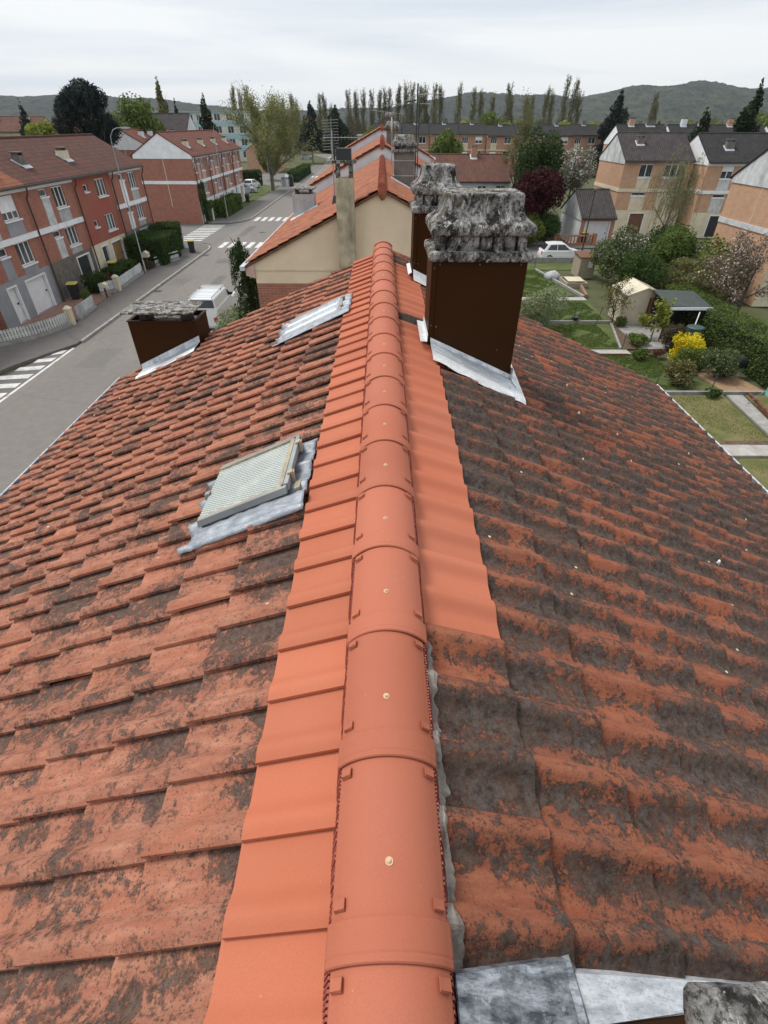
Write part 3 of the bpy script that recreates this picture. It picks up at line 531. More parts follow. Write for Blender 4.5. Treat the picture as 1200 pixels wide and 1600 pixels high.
# chimney 3: dressed lead against the ridge, then a zinc saddle
n_ = 9; xa = [.130 + .032 * i for i in range(n_)]; wob = lambda x, k: .004 * math.sin(x * 60 + k)
sheet('lead_saddle', 'lead_dark', C3, [[on(x, .235 + .045 * (x - .13) / .26, .042) for x in xa], [on(x, .226 + .045 * (x - .13) / .26, .066 + wob(x, 0)) for x in xa], [on(x, .190, .072 + wob(x, 1)) for x in xa], [on(x, .150, .078 + wob(x, 2)) for x in xa], [on(x, .100, .086) for x in xa], [on(x, .080, .10) for x in xa]], .006)
sheet('lead_fold', 'lead_dark', C3, [[on(.384, .284, .050), on(.384, .2, .074), on(.384, .10, .086)], [on(.400, .288, .056), on(.400, .2, .082), on(.400, .09, .094)], [on(.416, .284, .036), on(.416, .2, .048), on(.416, .09, .07)]], .006)
xb = [.408 + .045 * i for i in range(16)]
sheet('zinc_saddle', 'zinc', C3, [[on(x, .262 + .03 * (x - .4), .030) for x in xb], [on(x, .250 + .03 * (x - .4), .052) for x in xb], [on(x, .190 + .05 * (x - .4), .060) for x in xb], [on(x, .165 + .13 * (x - .4), .066) for x in xb]])
sheet('brown_apron', 'brown_metal', C3, [[on(x, .166 + .13 * (x - .4), .058) for x in xb], [on(x, .10 + .05 * (x - .4), .062) for x in xb], [on(x, .078, .075) for x in xb], [on(x, .074, .16) for x in xb]])
# left brown vent box with flat slab
bx = MB(); X0, X1, Y0, Y1, ZT = -3.345, -2.452, 6.72, 7.20, 7.69
for a in ((X0, X1, Y0, Y0 + .012), (X0, X1, Y1 - .012, Y1), (X0, X0 + .012, Y0 + .013, Y1 - .013), (X1 - .012, X1, Y0 + .013, Y1 - .013)):
    bx.hexa([(a[0], a[2], roofz(a[0]) - .12), (a[1], a[2], roofz(a[1]) - .12), (a[1], a[3], roofz(a[1]) - .12), (a[0], a[3], roofz(a[0]) - .12), (a[0], a[2], ZT), (a[1], a[2], ZT), (a[1], a[3], ZT), (a[0], a[3], ZT)])
CAh = bx.build('chimney', 'brown_metal', house); CAh['label'] = 'low brown metal clad vent box with a flat slab near the eave'; WORLD[CAh] = org.copy()
r = MB(); 
for a in ((X0 - .008, X1 + .008, Y0 - .008, Y0 + .03), (X0 - .008, X1 + .008, Y1 - .03, Y1 + .008), (X0 - .008, X0 + .03, Y0 + .031, Y1 - .031), (X1 - .03, X1 + .008, Y0 + .031, Y1 - .031)): r.box(a[0], a[1], a[2], a[3], ZT, ZT + .012)
r.build('rim', 'brown_metal', CAh)
m = MB(); m.box(X0 + .03, X1 - .03, Y0 + .03, Y1 - .03, ZT - .5, ZT - .05); m.build('flue_top', 'concrete_old', CAh)
m = MB()
for px in (X0 + .15, X1 - .20): m.box(px, px + .08, Y0 + .05, Y1 - .16, ZT - .05, ZT + .130)
m.build('slab_support', 'black_plastic', CAh)
m = MB(); stone(m, [(X0 - .0, X1 + .02, Y0 - .13, Y1 - .10, ZT + .130, 10, .01), (X0 - .008, X1 + .03, Y0 - .14, Y1 - .09, ZT + .137, 10, .01), (X0 - .008, X1 + .03, Y0 - .14, Y1 - .09, ZT + .150, 10, .01), (X0 - .0, X1 + .02, Y0 - .13, Y1 - .10, ZT + .156, 10, .01)], .006, 12, 3, 110); m.build('flat_slab', 'concrete_old', CAh)
xs3 = [X0 + .02 + .08 * i for i in range(12)]
sheet('front_flashing', 'zinc', CAh, [[on(x, Y0 - .29 + .03 * math.sin(x * 5), .088) for x in xs3], [on(x, Y0 - .24, .092) for x in xs3], [on(x, Y0 - .03, .095) for x in xs3], [on(x, Y0 - .015, .17) for x in xs3]])
sheet('flashing_lip', 'zinc_white', CAh, [[on(x, Y0 - .33 + .03 * math.sin(x * 5), .076) for x in xs3], [on(x, Y0 - .25, .098) for x in xs3]])

# skylights
def skylight(xa, xb, y0, y1, glass, label, wire=True, lift=.06):
    def Q(x, y, h): return (x, y, AP + TS * x + h + TOFF)     # left slope, x negative
    def tl(x, y): return .034 + prof(((y - .115) / TW) % 1)
    s = MB(); nx, ny = 34, 40; L0, L1, W0, W1 = xa - .08, xb + .115, y0 - .165, y1 + .045; rows = []
    for i in range(nx + 1):
        row = []
        for j in range(ny + 1):
            u, v = i / nx, j / ny; x = L0 + (L1 - L0) * u; y = W0 + (W1 - W0) * v; cr = .010 * mnoise.noise((x * 16, y * 16, 4)) + .006 * mnoise.noise((x * 40, y * 40, 9))
            h = max(tl(x, y) + .008, .060) + abs(cr) * .7
            if .06 < v < .22 and u > .06: h = max(h, .092 + .012 * math.sin((v - .06) / .16 * math.pi)) + cr      # dressed roll along the side
            if u < .09: x -= .036 * (.5 + .5 * math.sin((y - .115) / TW * 2 * math.pi - .6)) * (1 - u / .09); h = tl(x, y) + .008 + .02 * mnoise.noise((x * 30, y * 30, 2))
            e = min(u, 1 - u, v, 1 - v)
            if e < .03: x += .007 * mnoise.noise((x * 23, y * 23, 1)); y += .009 * mnoise.noise((x * 23, y * 23, 8)); h -= .004
            row.append(Q(x, y, h))
        rows.append(row)
    s.loft(rows, False, True, False)
    root = s.build('skylight', 'lead', house); root['label'] = label; WORLD[root] = org.copy(); so = root.modifiers.new('solid', 'SOLIDIFY'); so.thickness = .005; so.offset = 0
    f = MB()
    def slab(a, b, c, d, h0, h1, k=0.0): f.hexa([Q(a, c, h0), Q(b, c, h0), Q(b, d, h0), Q(a, d, h0), Q(a + k, c + k, h1), Q(b - k, c + k, h1), Q(b - k, d - k, h1), Q(a + k, d - k, h1)])
    e = .03; up = lift + .055
    slab(xa - .005, xb + .010, y0 - .010, y0 + e, .03, up); slab(xa - .005, xb + .010, y1 - e, y1 + .010, .03, up); slab(xb - e, xb + .010, y0 + e, y1 - e, .03, up); slab(xa - .005, xa + e, y0 + e, y1 - e, .03, up); bevel(f.build('curb', 'zinc_dark' if wire else 'lead', root), .004)
    f = MB(); h0, h1 = up + .003, up + .034
    slab(xa - .020, xb + .022, y0 - .024, y0 + .004, h0 - .012, h1, .004); slab(xa - .020, xb + .022, y1 + .0, y1 + .018, h0 - .012, h1, .003); slab(xb - .004, xb + .030, y0 + .005, y1 - .001, h0 - .012, h1 + .003, .004); bevel(f.build('sash', 'galvanised', root), .003)
    f = MB(); slab(xa - .02, xb - .012, y0 + .004, y0 + .020, h0, h1 - .004); slab(xb - .030, xb - .005, y0 + .021, y1 - .012, h0, h1 - .004); slab(xa - .02, xb - .012, y1 - .011, y1 - .0005, h0, h1 - .004); f.build('putty_bead', 'wood_pale' if wire else 'panel_grey', root)
    f = MB(); slab(xa - .026, xb - .031, y0 + .021, y1 - .012, h0 + .002, h0 + .012); f.build('pane', glass, root)
    for yy in (y0 + .08, y1 - .11):
        f = MB(); slab(xb + .012, xb + .036, yy, yy + .030, h1 + .004, h1 + .014); slab(xb + .031, xb + .046, yy + .004, yy + .026, h1 - .055, h1 + .008); f.build('hinge', 'wood_pale', root)
    f = MB(); slab(xa - .050, xa - .021, (y0 + y1) / 2 - .016, (y0 + y1) / 2 + .016, h0 - .01, h1 - .004); f.build('latch', 'galvanised', root)
    if wire: f = MB(); slab(xb + .050, xb + .080, y0 + .01, y0 + .08, .085, .10); f.build('wedge', 'wood_pale', root)
    return root
skylight(-.955, -.505, 2.04, 2.53, 'wired_glass', 'near skylight with wired glass and lead flashing')
skylight(-.975, -.435, 4.98, 5.45, 'frosted_glass', 'far skylight with whitish glass', False, .01)
# gable verge closing strip
mb = MB()
for s, xe in ((-1, 3.85), (1, 4.08)): mb.hexa([(0, Y_END - .075, AP - .15), (s * xe, Y_END - .075, roofz(xe) - .15), (s * xe, Y_END - .05, roofz(xe) - .15), (0, Y_END - .05, AP - .15), (0, Y_END - .075, AP - .045), (s * xe, Y_END - .075, roofz(xe) - .045), (s * xe, Y_END - .05, roofz(xe) - .045), (0, Y_END - .05, AP - .045)])
mb.build('verge_board', 'mortar', house)
# loose mortar crumbs lying on the slopes
for i, (x, y, sz, lb) in enumerate([(2.18, 2.38, .024, 'white mortar crumb lying low on the right roof slope'), (1.75, 4.1, .02, 'small pale crumb on the right slope below the brown chimney'), (-1.95, 2.3, .022, 'small white crumb on the left slope below the near skylight'), (-2.5, 2.9, .02, 'tiny pale crumb far down the left roof slope')]):
    b = MB(); stone(b, [(x - sz / 2, x + sz / 2, y - sz / 2, y + sz / 2, roofz(x) - .01 + TILT * y, 6, .008), (x - sz / 2.4, x + sz / 2.2, y - sz / 2.3, y + sz / 2, roofz(x) + .015 + TILT * y, 6, .008), (x - sz / 4, x + sz / 4, y - sz / 4, y + sz / 4, roofz(x) + .025 + TILT * y, 6, .004)], .01, 30, i, 12); tag(b.build('mortar_crumb', 'white_paint'), lb, 'debris', 'crumbs on the roof')

# the neighbouring roofs: a slightly larger tile
AP, TS, TW = CH - 1.45, .4735, .22

# ================================================================== ground, roads, gardens
def struct(name, mb, m): return mb.build(name, m, None, 'structure')
def sheet_poly(poly, z): b = MB(); b.quad(*[(x, y, z) for x, y in poly]); return b
struct('ground', sheet_poly([(-4000, -60), (4000, -60), (4000, 6000), (-4000, 6000)], -.06), 'ground_far')
# main road with its side street and the far bend
struct('road', sheet_poly([(-16.9, -20), (-9.95, -20), (-9.95, 140), (-10.2, 190), (-4, 226), (30, 240), (30, 252), (-30, 252), (-19, 215), (-17.4, 180), (-16.9, 140)], 0), 'asphalt_road')
struct('road', sheet_poly([(-60, 58.2), (-18.6, 58.2), (-17.6, 57.4), (-16.91, 55.4), (-16.91, 73.4), (-17.6, 71.6), (-18.8, 70.4), (-60, 70.4)], .001), 'asphalt_side')
struct('lay_by', sheet_poly([(-19.6, -10), (-16.91, -10), (-16.91, 27.5), (-17.8, 26.2), (-19.2, 20)], .001), 'asphalt_path')
def slab(name, poly, m, z1=.12, z0=-.05): b = MB(); b.prism(poly, z0, z1); return struct(name, b, m)
slab('pavement', [(-16.93, 27.8), (-16.93, 54.6), (-17.5, 56.4), (-18.6, 57.2), (-22.5, 57.2), (-22.5, 55.2), (-19.3, 54), (-19.3, 46), (-19.2, 36), (-18.6, 31), (-20.3, 27.5), (-24, 25.5), (-24, 22), (-20, 20), (-18.6, 24.6), (-17.6, 26.6)], 'asphalt_path')
slab('pavement', [(-16.93, 74.4), (-16.93, 140), (-17.4, 180), (-20, 180), (-20, 76), (-23, 72.6), (-40, 72.6), (-40, 71.4), (-19, 71.4), (-17.6, 72.6)], 'asphalt_path')
slab('pavement', [(-9.92, -20), (-8.1, -20), (-8.1, 140), (-8.4, 190), (-10.15, 190), (-9.92, 140)], 'asphalt_path')
def ribbon(name, pts, w, z0, z1, m):
    b = MB(); P = [Vector((x, y, 0)) for x, y in pts]; rings = []
    for i, p in enumerate(P):
        d = (P[min(i + 1, len(P) - 1)] - P[max(i - 1, 0)]).normalized(); n = Vector((-d.y, d.x, 0)) * w / 2
        rings.append([p - n + Vector((0, 0, z0)), p + n + Vector((0, 0, z0)), p + n + Vector((0, 0, z1)), p - n + Vector((0, 0, z1))])
    b.loft(rings); return struct(name, b, m)
ribbon('kerb', [(-16.87, 28.2), (-16.87, 54.5), (-17.1, 55.6), (-17.5, 56.4), (-18.6, 57.25), (-24, 57.3)], .16, -.04, .135, 'stone_kerb')
ribbon('kerb', [(-30, 71.35), (-19, 71.35), (-17.6, 72.5), (-16.95, 74.2), (-16.87, 78), (-16.87, 140), (-17.3, 180)], .16, -.04, .135, 'stone_kerb'); ribbon('kerb', [(-10.0, -20), (-10.0, 140), (-10.2, 188)], .16, -.04, .135, 'stone_kerb')
# paint
b = MB(); b.box(-17.02, -16.88, -10, 27.4, .002, .006); b.box(-10.9, -10.78, 22, 62, .002, .0045); struct('edge_line', b, 'paint_worn')
b = MB()
for i in range(8): y = 18.6 + i * 1.1; b.quad((-19.3 + .33 * max(0, i - 2), y, .006), (-17.15, y + .25, .006), (-17.15, y + .78, .006), (-19.3 + .33 * max(0, i - 2), y + .5, .006))
struct('hatched_marking', b, 'paint_worn')
def zebra(n, x0, x1, y0, y1, along='Y', w=.5, sk=0.0):
    b = MB(); L = (x1 - x0) if along == 'Y' else (y1 - y0)
    for i in range(n):
        t = (i + .25) * L / n
        if along == 'Y': b.quad((x0 + t, y0, .0065), (x0 + t + w, y0, .0065), (x0 + t + w + sk, y1, .0065), (x0 + t + sk, y1, .0065))
        else: b.quad((x0, y0 + t, .0065), (x1, y0 + t, .0065), (x1, y0 + t + w, .0065), (x0, y0 + t + w, .0065))
    struct('zebra_crossing', b, 'paint_worn')
zebra(7, -16.6, -10.2, 55.6, 58.6); zebra(10, -21.6, -19.0, 59.0, 70.0, 'X'); zebra(7, -16.6, -10.2, 73.0, 76.2); zebra(7, -16.6, -10.2, 138, 142)
b = MB()
for i in range(6): b.quad((-12.2, 63 + i * 1.3, .0066), (-10.4, 64.4 + i * 1.3, .0066), (-10.4, 64.62 + i * 1.3, .0066), (-12.2, 63.22 + i * 1.3, .0066))
for y in range(104, 126, 5): b.quad((-13.2, y, .0066), (-10.6, y, .0066), (-10.6, y + .5, .0066), (-13.2, y + .5, .0066))
struct('parking_marking', b, 'paint_worn')
b = MB(); b.tube([(-13.6, 64.5, .004), (-13.6, 64.5, .009)], .34, 16); struct('manhole_cover', b, 'dark_metal')
for i, (x0, x1, y0, y1) in enumerate([(-15.6, -14.2, 24.5, 27.4), (-13.2, -12.6, 33, 44), (-16.4, -15.2, 41, 43.2), (-14.8, -12.9, 48.5, 50.4), (-12.5, -11.2, 80, 88), (-15.9, -15.1, 62, 69)]):
    b = MB(); b.quad((x0, y0, .0035), (x1, y0 + .1, .0035), (x1 + .05, y1, .0035), (x0 - .04, y1 - .1, .0035)); struct('asphalt_patch', b, 'asphalt_path' if i % 2 else 'asphalt_side')
for x, y in ((-16.5, 39.2), (-10.35, 44.0), (-16.5, 52.0)): b = MB(); b.box(x - .25, x + .25, y - .25, y + .25, .003, .008); struct('drain_grate', b, 'dark_metal')
# ground surfaces left
slab('lawn', [(-24, 25.6), (-20.6, 27.6), (-18.95, 31.2), (-20.2, 32.2), (-21.8, 30.2)], 'grass_dry', .10); slab('driveway', [(-21.9, 30.4), (-20.3, 32.3), (-18.95, 31.4), (-19.3, 35), (-19.25, 38), (-21.9, 38)], 'pink_pave', .102); slab('garden_soil', [(-21.9, 38.1), (-19.35, 38.1), (-19.4, 55), (-21.9, 55)], 'soil', .10)
slab('car_park_surface', [(-40, 100), (-20.1, 100), (-20.1, 150), (-40, 150)], 'asphalt_side', .03); slab('lawn', [(-23.5, 101), (-20.2, 101), (-20.2, 118), (-23.5, 118)], 'grass', .10); slab('lawn', [(-36, 72.7), (-20.1, 76.2), (-20.1, 100), (-21.7, 100), (-21.7, 70.6), (-36, 71)], 'grass', .08)
# our front gardens
slab('lawn', [(-8.05, -20), (-4.6, -20), (-4.6, 160), (-8.05, 160)], 'grass', .06)
# right: gardens behind the row
slab('lawn', [(4.65, 38.2), (13.9, 38.2), (12.9, 46.4), (4.65, 46.4)], 'grass', .02); slab('lawn', [(4.65, 46.45), (40, 46.45), (40, 49), (4.65, 49)], 'grass', -.01)
slab('lawn', [(4.65, 32.2), (14.2, 32.2), (14.4, 36.9), (4.65, 36.9)], 'grass', .021); slab('lawn', [(4.65, 27.4), (13.1, 27.4), (14.1, 31.7), (4.65, 31.7)], 'grass', .022); slab('lawn', [(4.65, 21.9), (16, 21.9), (13.6, 26.5), (4.65, 26.5)], 'grass', .023)
slab('lawn', [(4.65, 17.2), (15.2, 17.2), (15.6, 21.4), (4.65, 21.4)], 'grass_dry', .022); slab('lawn', [(4.65, -10), (30, -10), (30, 15.9), (4.65, 15.9)], 'grass_dry', .02); slab('lawn', [(16.4, 17.2), (25, 17.2), (25, 21.4), (16.6, 21.4)], 'grass_dry', .022)
slab('garden_path', [(4.6, 36.95), (14.4, 36.95), (14.4, 37.75), (4.6, 37.75)], 'concrete_slab', .04); slab('garden_path', [(4.6, 26.55), (13.4, 26.55), (13.4, 27.2), (4.6, 27.2)], 'concrete_slab', .04)
for i in range(12): slab('paving_slab', [(4.6 + 1.6 * i, 16.05), (6.18 + 1.6 * i, 16.05), (6.18 + 1.6 * i, 16.85), (4.6 + 1.6 * i, 16.85)], 'concrete_slab', .045 + .004 * (i % 3))
slab('garden_path', [(15.3, 15.95), (15.75, 15.95), (16.5, 21.4), (15.75, 21.4)], 'stone_kerb', .03); slab('terrace_slab', [(14.3, 27.3), (17.6, 27.3), (17.6, 31.4), (14.3, 31.4)], 'stone_kerb', .05); slab('garden_soil', [(13.2, 27.3), (14.25, 27.3), (14.9, 31.6), (14.2, 31.6)], 'soil', .04); slab('gravel_bed', [(15.8, 21.6), (17.8, 21.6), (17.2, 24.4), (15.6, 24.6)], 'sand_mat', .04)
slab('garden_soil', [(4.65, 16.86), (20, 16.86), (20, 17.15), (4.65, 17.15)], 'soil', .05)
for nm, pts, w, z, m in [('garden_edging', [(4.6, 21.6), (16.4, 21.6), (25, 21.6)], .12, .12, 'stone_kerb'), ('garden_edging', [(4.6, 31.9), (14.3, 31.9)], .14, .16, 'stone_kerb'), ('garden_edging', [(13.1, 27.3), (14.2, 31.8)], .10, .12, 'stone_kerb'), ('garden_edging', [(13.0, 46.2), (14.4, 37.8)], .18, .14, 'stone_kerb'), ('garden_edging', [(15.9, 15.9), (16.8, 21.5)], .12, .14, 'wood_brown'), ('garden_edging', [(4.6, 26.4), (13.2, 26.4)], .10, .10, 'wood_brown'), ('garden_edging', [(14.6, 37.8), (15.4, 42.4)], .18, .2, 'pink_pave')]: ribbon(nm, pts, w, -.04, z, m)
struct('road', sheet_poly([(-8, 49.6), (60, 49.6), (60, 55.4), (-8, 55.4)], -.02), 'asphalt_side'); slab('pavement', [(4.6, 55.5), (60, 55.5), (60, 57.2), (4.6, 57.2)], 'asphalt_path', .1)
slab('courtyard', [(19.5, 57.25), (33, 57.25), (33, 63.4), (19.5, 63.4)], 'concrete_slab', .02)

# ================================================================== terraces
def row_house(name, label, f, Wd, dep, cat='house', group=None, eave=6.9, ridge=8.85, wall='brick_red', base='render_grey', roof='roof_brown_y', band='panel_white', wins=(), panels=(), doors=(), bands=((4.1, 4.4),), cornice=(6.5, 6.9), base_h=2.4, gables=(), gable_m='panel_white', pipes=(), vents=(), simple=False, base_n=0.0, overhang=.32, zg=0, gband=True):
    root = thing(name, label, cat, f.P(Wd / 2, zg, -dep / 2), group)
    holes = [w[:4] for w in wins] + [d[:4] for d in doors]
    up = MB(); f.wall(up, 0, Wd, base_h, eave, [h for h in holes if h[2] >= base_h - 1e-6])
    up.quad(f.P(0, zg, -dep), f.P(Wd, zg, -dep), f.P(Wd, eave, -dep), f.P(0, eave, -dep))
    for u in (0, Wd): up.quad(f.P(u, zg, 0), f.P(u, zg, -dep), f.P(u, eave, -dep), f.P(u, ridge - .05, -dep / 2), f.P(u, eave, 0))
    up.build('wall', wall, root)
    gm = MB(); f.wall(gm, 0, Wd, zg, base_h, [h for h in holes if h[2] < base_h - 1e-6], .22); gm.build('ground_floor_wall', base, root)
    for w in wins: f.window(root, *w[:4], n=w[4] if len(w) > 4 else 3, simple=simple, shut=w[5] if len(w) > 5 else 0)
    for d in doors:
        m = MB(); f.box(m, d[0] + .01, d[1] - .01, d[2], d[3] - .01, -.21, -.17); o = m.build(d[5], d[4], root)
        m = MB(); f.box(m, d[0] - .08, d[0] + .008, d[2], d[3] + .08, -.15, .03); f.box(m, d[1] - .008, d[1] + .08, d[2], d[3] + .08, -.15, .03); f.box(m, d[0] + .009, d[1] - .009, d[3] - .008, d[3] + .08, -.15, .03); m.build('door_frame', 'window_frame', o)
        m = MB(); f.box(m, d[1] - .25, d[1] - .16, d[2] + .95, d[2] + 1.05, -.17, -.11); m.build('handle', 'dark_metal', o)
    for p in panels: m = MB(); f.box(m, p[0], p[1], p[2], p[3], -.02, .025); m.build('panel', p[4], root)
    for z0, z1 in bands: m = MB(); f.box(m, 0.01, Wd - .01, z0, z1, -.05, .12); m.build('string_course', band, root)
    if cornice: m = MB(); f.box(m, 0.0, Wd, cornice[0], cornice[1], -.04, .09); m.build('cornice', band, root)
    R = MB(); oh = overhang; sl = (ridge - eave) / (dep / 2)
    for a in (1, -1):
        P = lambda u, t, dz: f.P(u, ridge - sl * t + dz, -dep / 2 + a * t)
        T = dep / 2 + oh
        R.hexa([P(-.12 if 'L' in gables else 0, 0, .02), P(Wd + (.12 if 'R' in gables else 0), 0, .02), P(Wd + (.12 if 'R' in gables else 0), T, .02), P(-.12 if 'L' in gables else 0, T, .02), P(-.12 if 'L' in gables else 0, 0, .14), P(Wd + (.12 if 'R' in gables else 0), 0, .14), P(Wd + (.12 if 'R' in gables else 0), T, .14), P(-.12 if 'L' in gables else 0, T, .14)])
    ro = R.build('roof', roof, root)
    m = MB(); n = max(3, int(Wd / .36)); 
    for i in range(n): u = Wd * i / n; m.tube([f.P(u, ridge + .10, -dep / 2), f.P(u + Wd / n * .98, ridge + .10, -dep / 2)], [.125, .11], 8)
    m.build('ridge_cap', roof, ro)
    m = MB(); n0, n1 = oh + .02, oh + .15; ze = eave - sl * oh; f.box(m, 0, Wd, ze - .02, ze + .10, n0, n1); m.build('gutter', 'gutter_brown', root)
    for u in pipes:
        m = MB(); m.tube([f.P(u, ze, n0 + .06), f.P(u, ze - .35, n0), f.P(u, ze - .6, .17), f.P(u, zg + .1, .17)], .055, 6); m.build('downpipe', 'gutter_brown', root)
    for g in gables:
        u = 0 if g == 'L' else Wd; s = -1 if g == 'L' else 1; zc = eave - .35
        m = MB(); A = lambda n, z, d: f.P(u + s * d, z, n)
        poly = [(.02, zc), (-dep - .02, zc), (-dep - .02, eave), (-dep / 2, ridge), (.02, eave)]
        m.loft([[A(n, z, -.03) for n, z in poly], [A(n, z, .06) for n, z in poly]]); m.build('gable_panel', gable_m, root)
        if gband: m = MB(); m.hexa([A(.1, 4.1, -.02), A(-dep, 4.1, -.02), A(-dep, 4.1, .06), A(.1, 4.1, .06), A(.1, 4.42, -.02), A(-dep, 4.42, -.02), A(-dep, 4.42, .06), A(.1, 4.42, .06)]); m.build('gable_band', band, root)
        m = MB(); m.hexa([A(-dep / 2 - .03, base_h - .6, -.01), A(-dep / 2 + .03, base_h - .6, -.01), A(-dep / 2 + .03, base_h - .6, .02), A(-dep / 2 - .03, base_h - .6, .02), A(-dep / 2 - .03, zc, -.01), A(-dep / 2 + .03, zc, -.01), A(-dep / 2 + .03, zc, .02), A(-dep / 2 - .03, zc, .02)]); m.build('expansion_joint', 'render_cream', root)
    for u, t, mt, w, h in vents:      # vent stacks on the street slope: t = distance down from ridge
        z = ridge - sl * t + .14; nn = -dep / 2 + t; m = MB(); d = .42; zt = z + h
        m.hexa([f.P(u, z + sl * d - .5, nn - d), f.P(u + w, z + sl * d - .5, nn - d), f.P(u + w, z - .5, nn + .1), f.P(u, z - .5, nn + .1), f.P(u, zt, nn - d), f.P(u + w, zt, nn - d), f.P(u + w, zt, nn + .1), f.P(u, zt, nn + .1)]); c = m.build('chimney', mt, root)
        m = MB(); f.box(m, u + .06, u + .14, zt + .001, zt + .14, nn - d + .05, nn); f.box(m, u + w - .14, u + w - .06, zt + .001, zt + .14, nn - d + .05, nn); f.box(m, u - .05, u + w + .05, zt + .14, zt + .2, nn - d - .05, nn + .15); m.build('chimney_cap', 'render_brownblock', c)
        m = MB(); q = lambda uu, nv, dz: f.P(uu, ridge - sl * (nv + dep / 2) + .15 + dz, nv); m.hexa([q(u - .12, nn - d, 0), q(u - .02, nn - d, 0), q(u - .02, nn + .3, 0), q(u - .12, nn + .3, 0), q(u - .12, nn - d, .05), q(u - .02, nn - d, .07), q(u - .02, nn + .3, .07), q(u - .12, nn + .3, .05)]); m.hexa([q(u - .12, nn + .12, .0), q(u + w + .05, nn + .12, .0), q(u + w + .05, nn + .32, 0), q(u - .12, nn + .32, 0), q(u - .12, nn + .12, .06), q(u + w + .05, nn + .12, .06), q(u + w + .05, nn + .32, .03), q(u - .12, nn + .32, .03)]); m.build('flashing', 'zinc', c)
    return root
LEFTG = 'red brick terrace across the street'
def strip(u0, u1, m, z0=4.42, z1=6.48): return (u0, u1, z0, z1, m)
def std_unit(sh=(0, 0), pw='panel_stained', pg='panel_grey', d=0.0):
    wins = [(3.25 + d, 4.75 + d, 5.22, 6.42, 3), (3.25 + d, 4.75 + d, 2.9, 4.05, 3), (1.75, 2.65, 6.0, 6.42, 1), (1.75, 2.65, 3.65, 4.05, 1)]
    pan = [(3.25 + d, 4.75 + d, 4.42, 5.12, pg), (3.25 + d, 4.75 + d, 2.42, 2.80, pg), (1.75, 2.65, 4.42, 5.9, pw), (1.75, 2.65, 2.42, 3.55, pw)]
    return wins, pan
XF = -21.9; FL = lambda y: Fac((XF, y), (0, 1), (1, 0))
# far-left end unit, set back
row_house('terraced_house', 'dark grey rendered end unit at the left frame edge, set back from its neighbour', Fac((XF - .6, 22.5), (0, 1), (1, 0)), 7.4, 6.6, group=LEFTG, wall='brick_red', base='render_grey_dark', roof='roof_brown_y', vents=[(5.2, 2.6, 'render_brownblock', .75, .55)])
row_house('terraced_house', 'grey rendered terraced house with white front door and white garage door', FL(29.9), 6.2, 6.7, group=LEFTG, base='render_grey', wall='brick_red', roof='roof_orange_y', band='panel_white',
    wins=[(3.5, 5.15, 5.22, 6.42, 3, .62), (3.5, 5.05, 2.85, 4.07, 3), (1.75, 2.65, 3.6, 4.05, 1), (.2, .9, 5.2, 6.4, 2)], panels=[(3.5, 5.15, 4.42, 5.1, 'render_grey'), (3.5, 5.05, 2.42, 2.76, 'render_grey'), (1.75, 2.65, 2.42, 3.5, 'render_grey'), (1.75, 2.65, 4.42, 6.4, 'panel_grey')],
    doors=[(1.3, 2.15, .12, 2.05, 'white_paint', 'front_door'), (3.2, 5.35, .1, 2.05, 'white_paint', 'garage_door')], pipes=(6.15,), vents=[(4.6, 2.45, 'render_brownblock', .75, .5)])
w, p = std_unit()
row_house('terraced_house', 'brick terraced house with stained panels and an open dark garage', FL(36.1), 6.1, 6.7, group=LEFTG, base='render_brownblock', wall='brick_red', roof='roof_brown_y', wins=w, panels=p, doors=[(3.6, 5.4, .1, 2.1, 'black_plastic', 'garage_shade_sheet')], pipes=(6.05,), vents=[(2.6, 2.3, 'render_brownblock', .75, .5)])  # black sheet stands in for the shade inside the open garage
row_house('terraced_house', 'terraced house painted red with a cream ground floor and brown garage door', FL(42.2), 6.1, 6.7, group=LEFTG, base='render_cream', wall='render_red', roof='roof_brown_y', wins=[(3.45, 5.05, 5.25, 6.4, 3), (3.45, 5.05, 2.92, 4.05, 3), (1.5, 2.15, 5.75, 6.2, 1), (1.5, 2.15, 3.45, 3.9, 1)], panels=(), bands=(), cornice=None, doors=[(1.5, 2.5, .1, 2.1, 'glass', 'front_door'), (3.3, 5.3, .1, 2.1, 'wood_door', 'garage_door')], pipes=(6.05,), vents=[(2.2, 2.2, 'render_cream', .8, .5)])
w, p = std_unit(pw='panel_white', pg='panel_grey', d=.35)
row_house('terraced_house', 'brick terraced house at the corner with white panel strip behind dark hedge', FL(48.3), 6.4, 6.7, group=LEFTG, base='render_brownblock', wall='brick_red', roof='roof_brown_y', wins=w, panels=p, pipes=(6.3,), gables=('R',), doors=[(3.3, 5.2, .1, 2.1, 'white_paint', 'garage_door')])
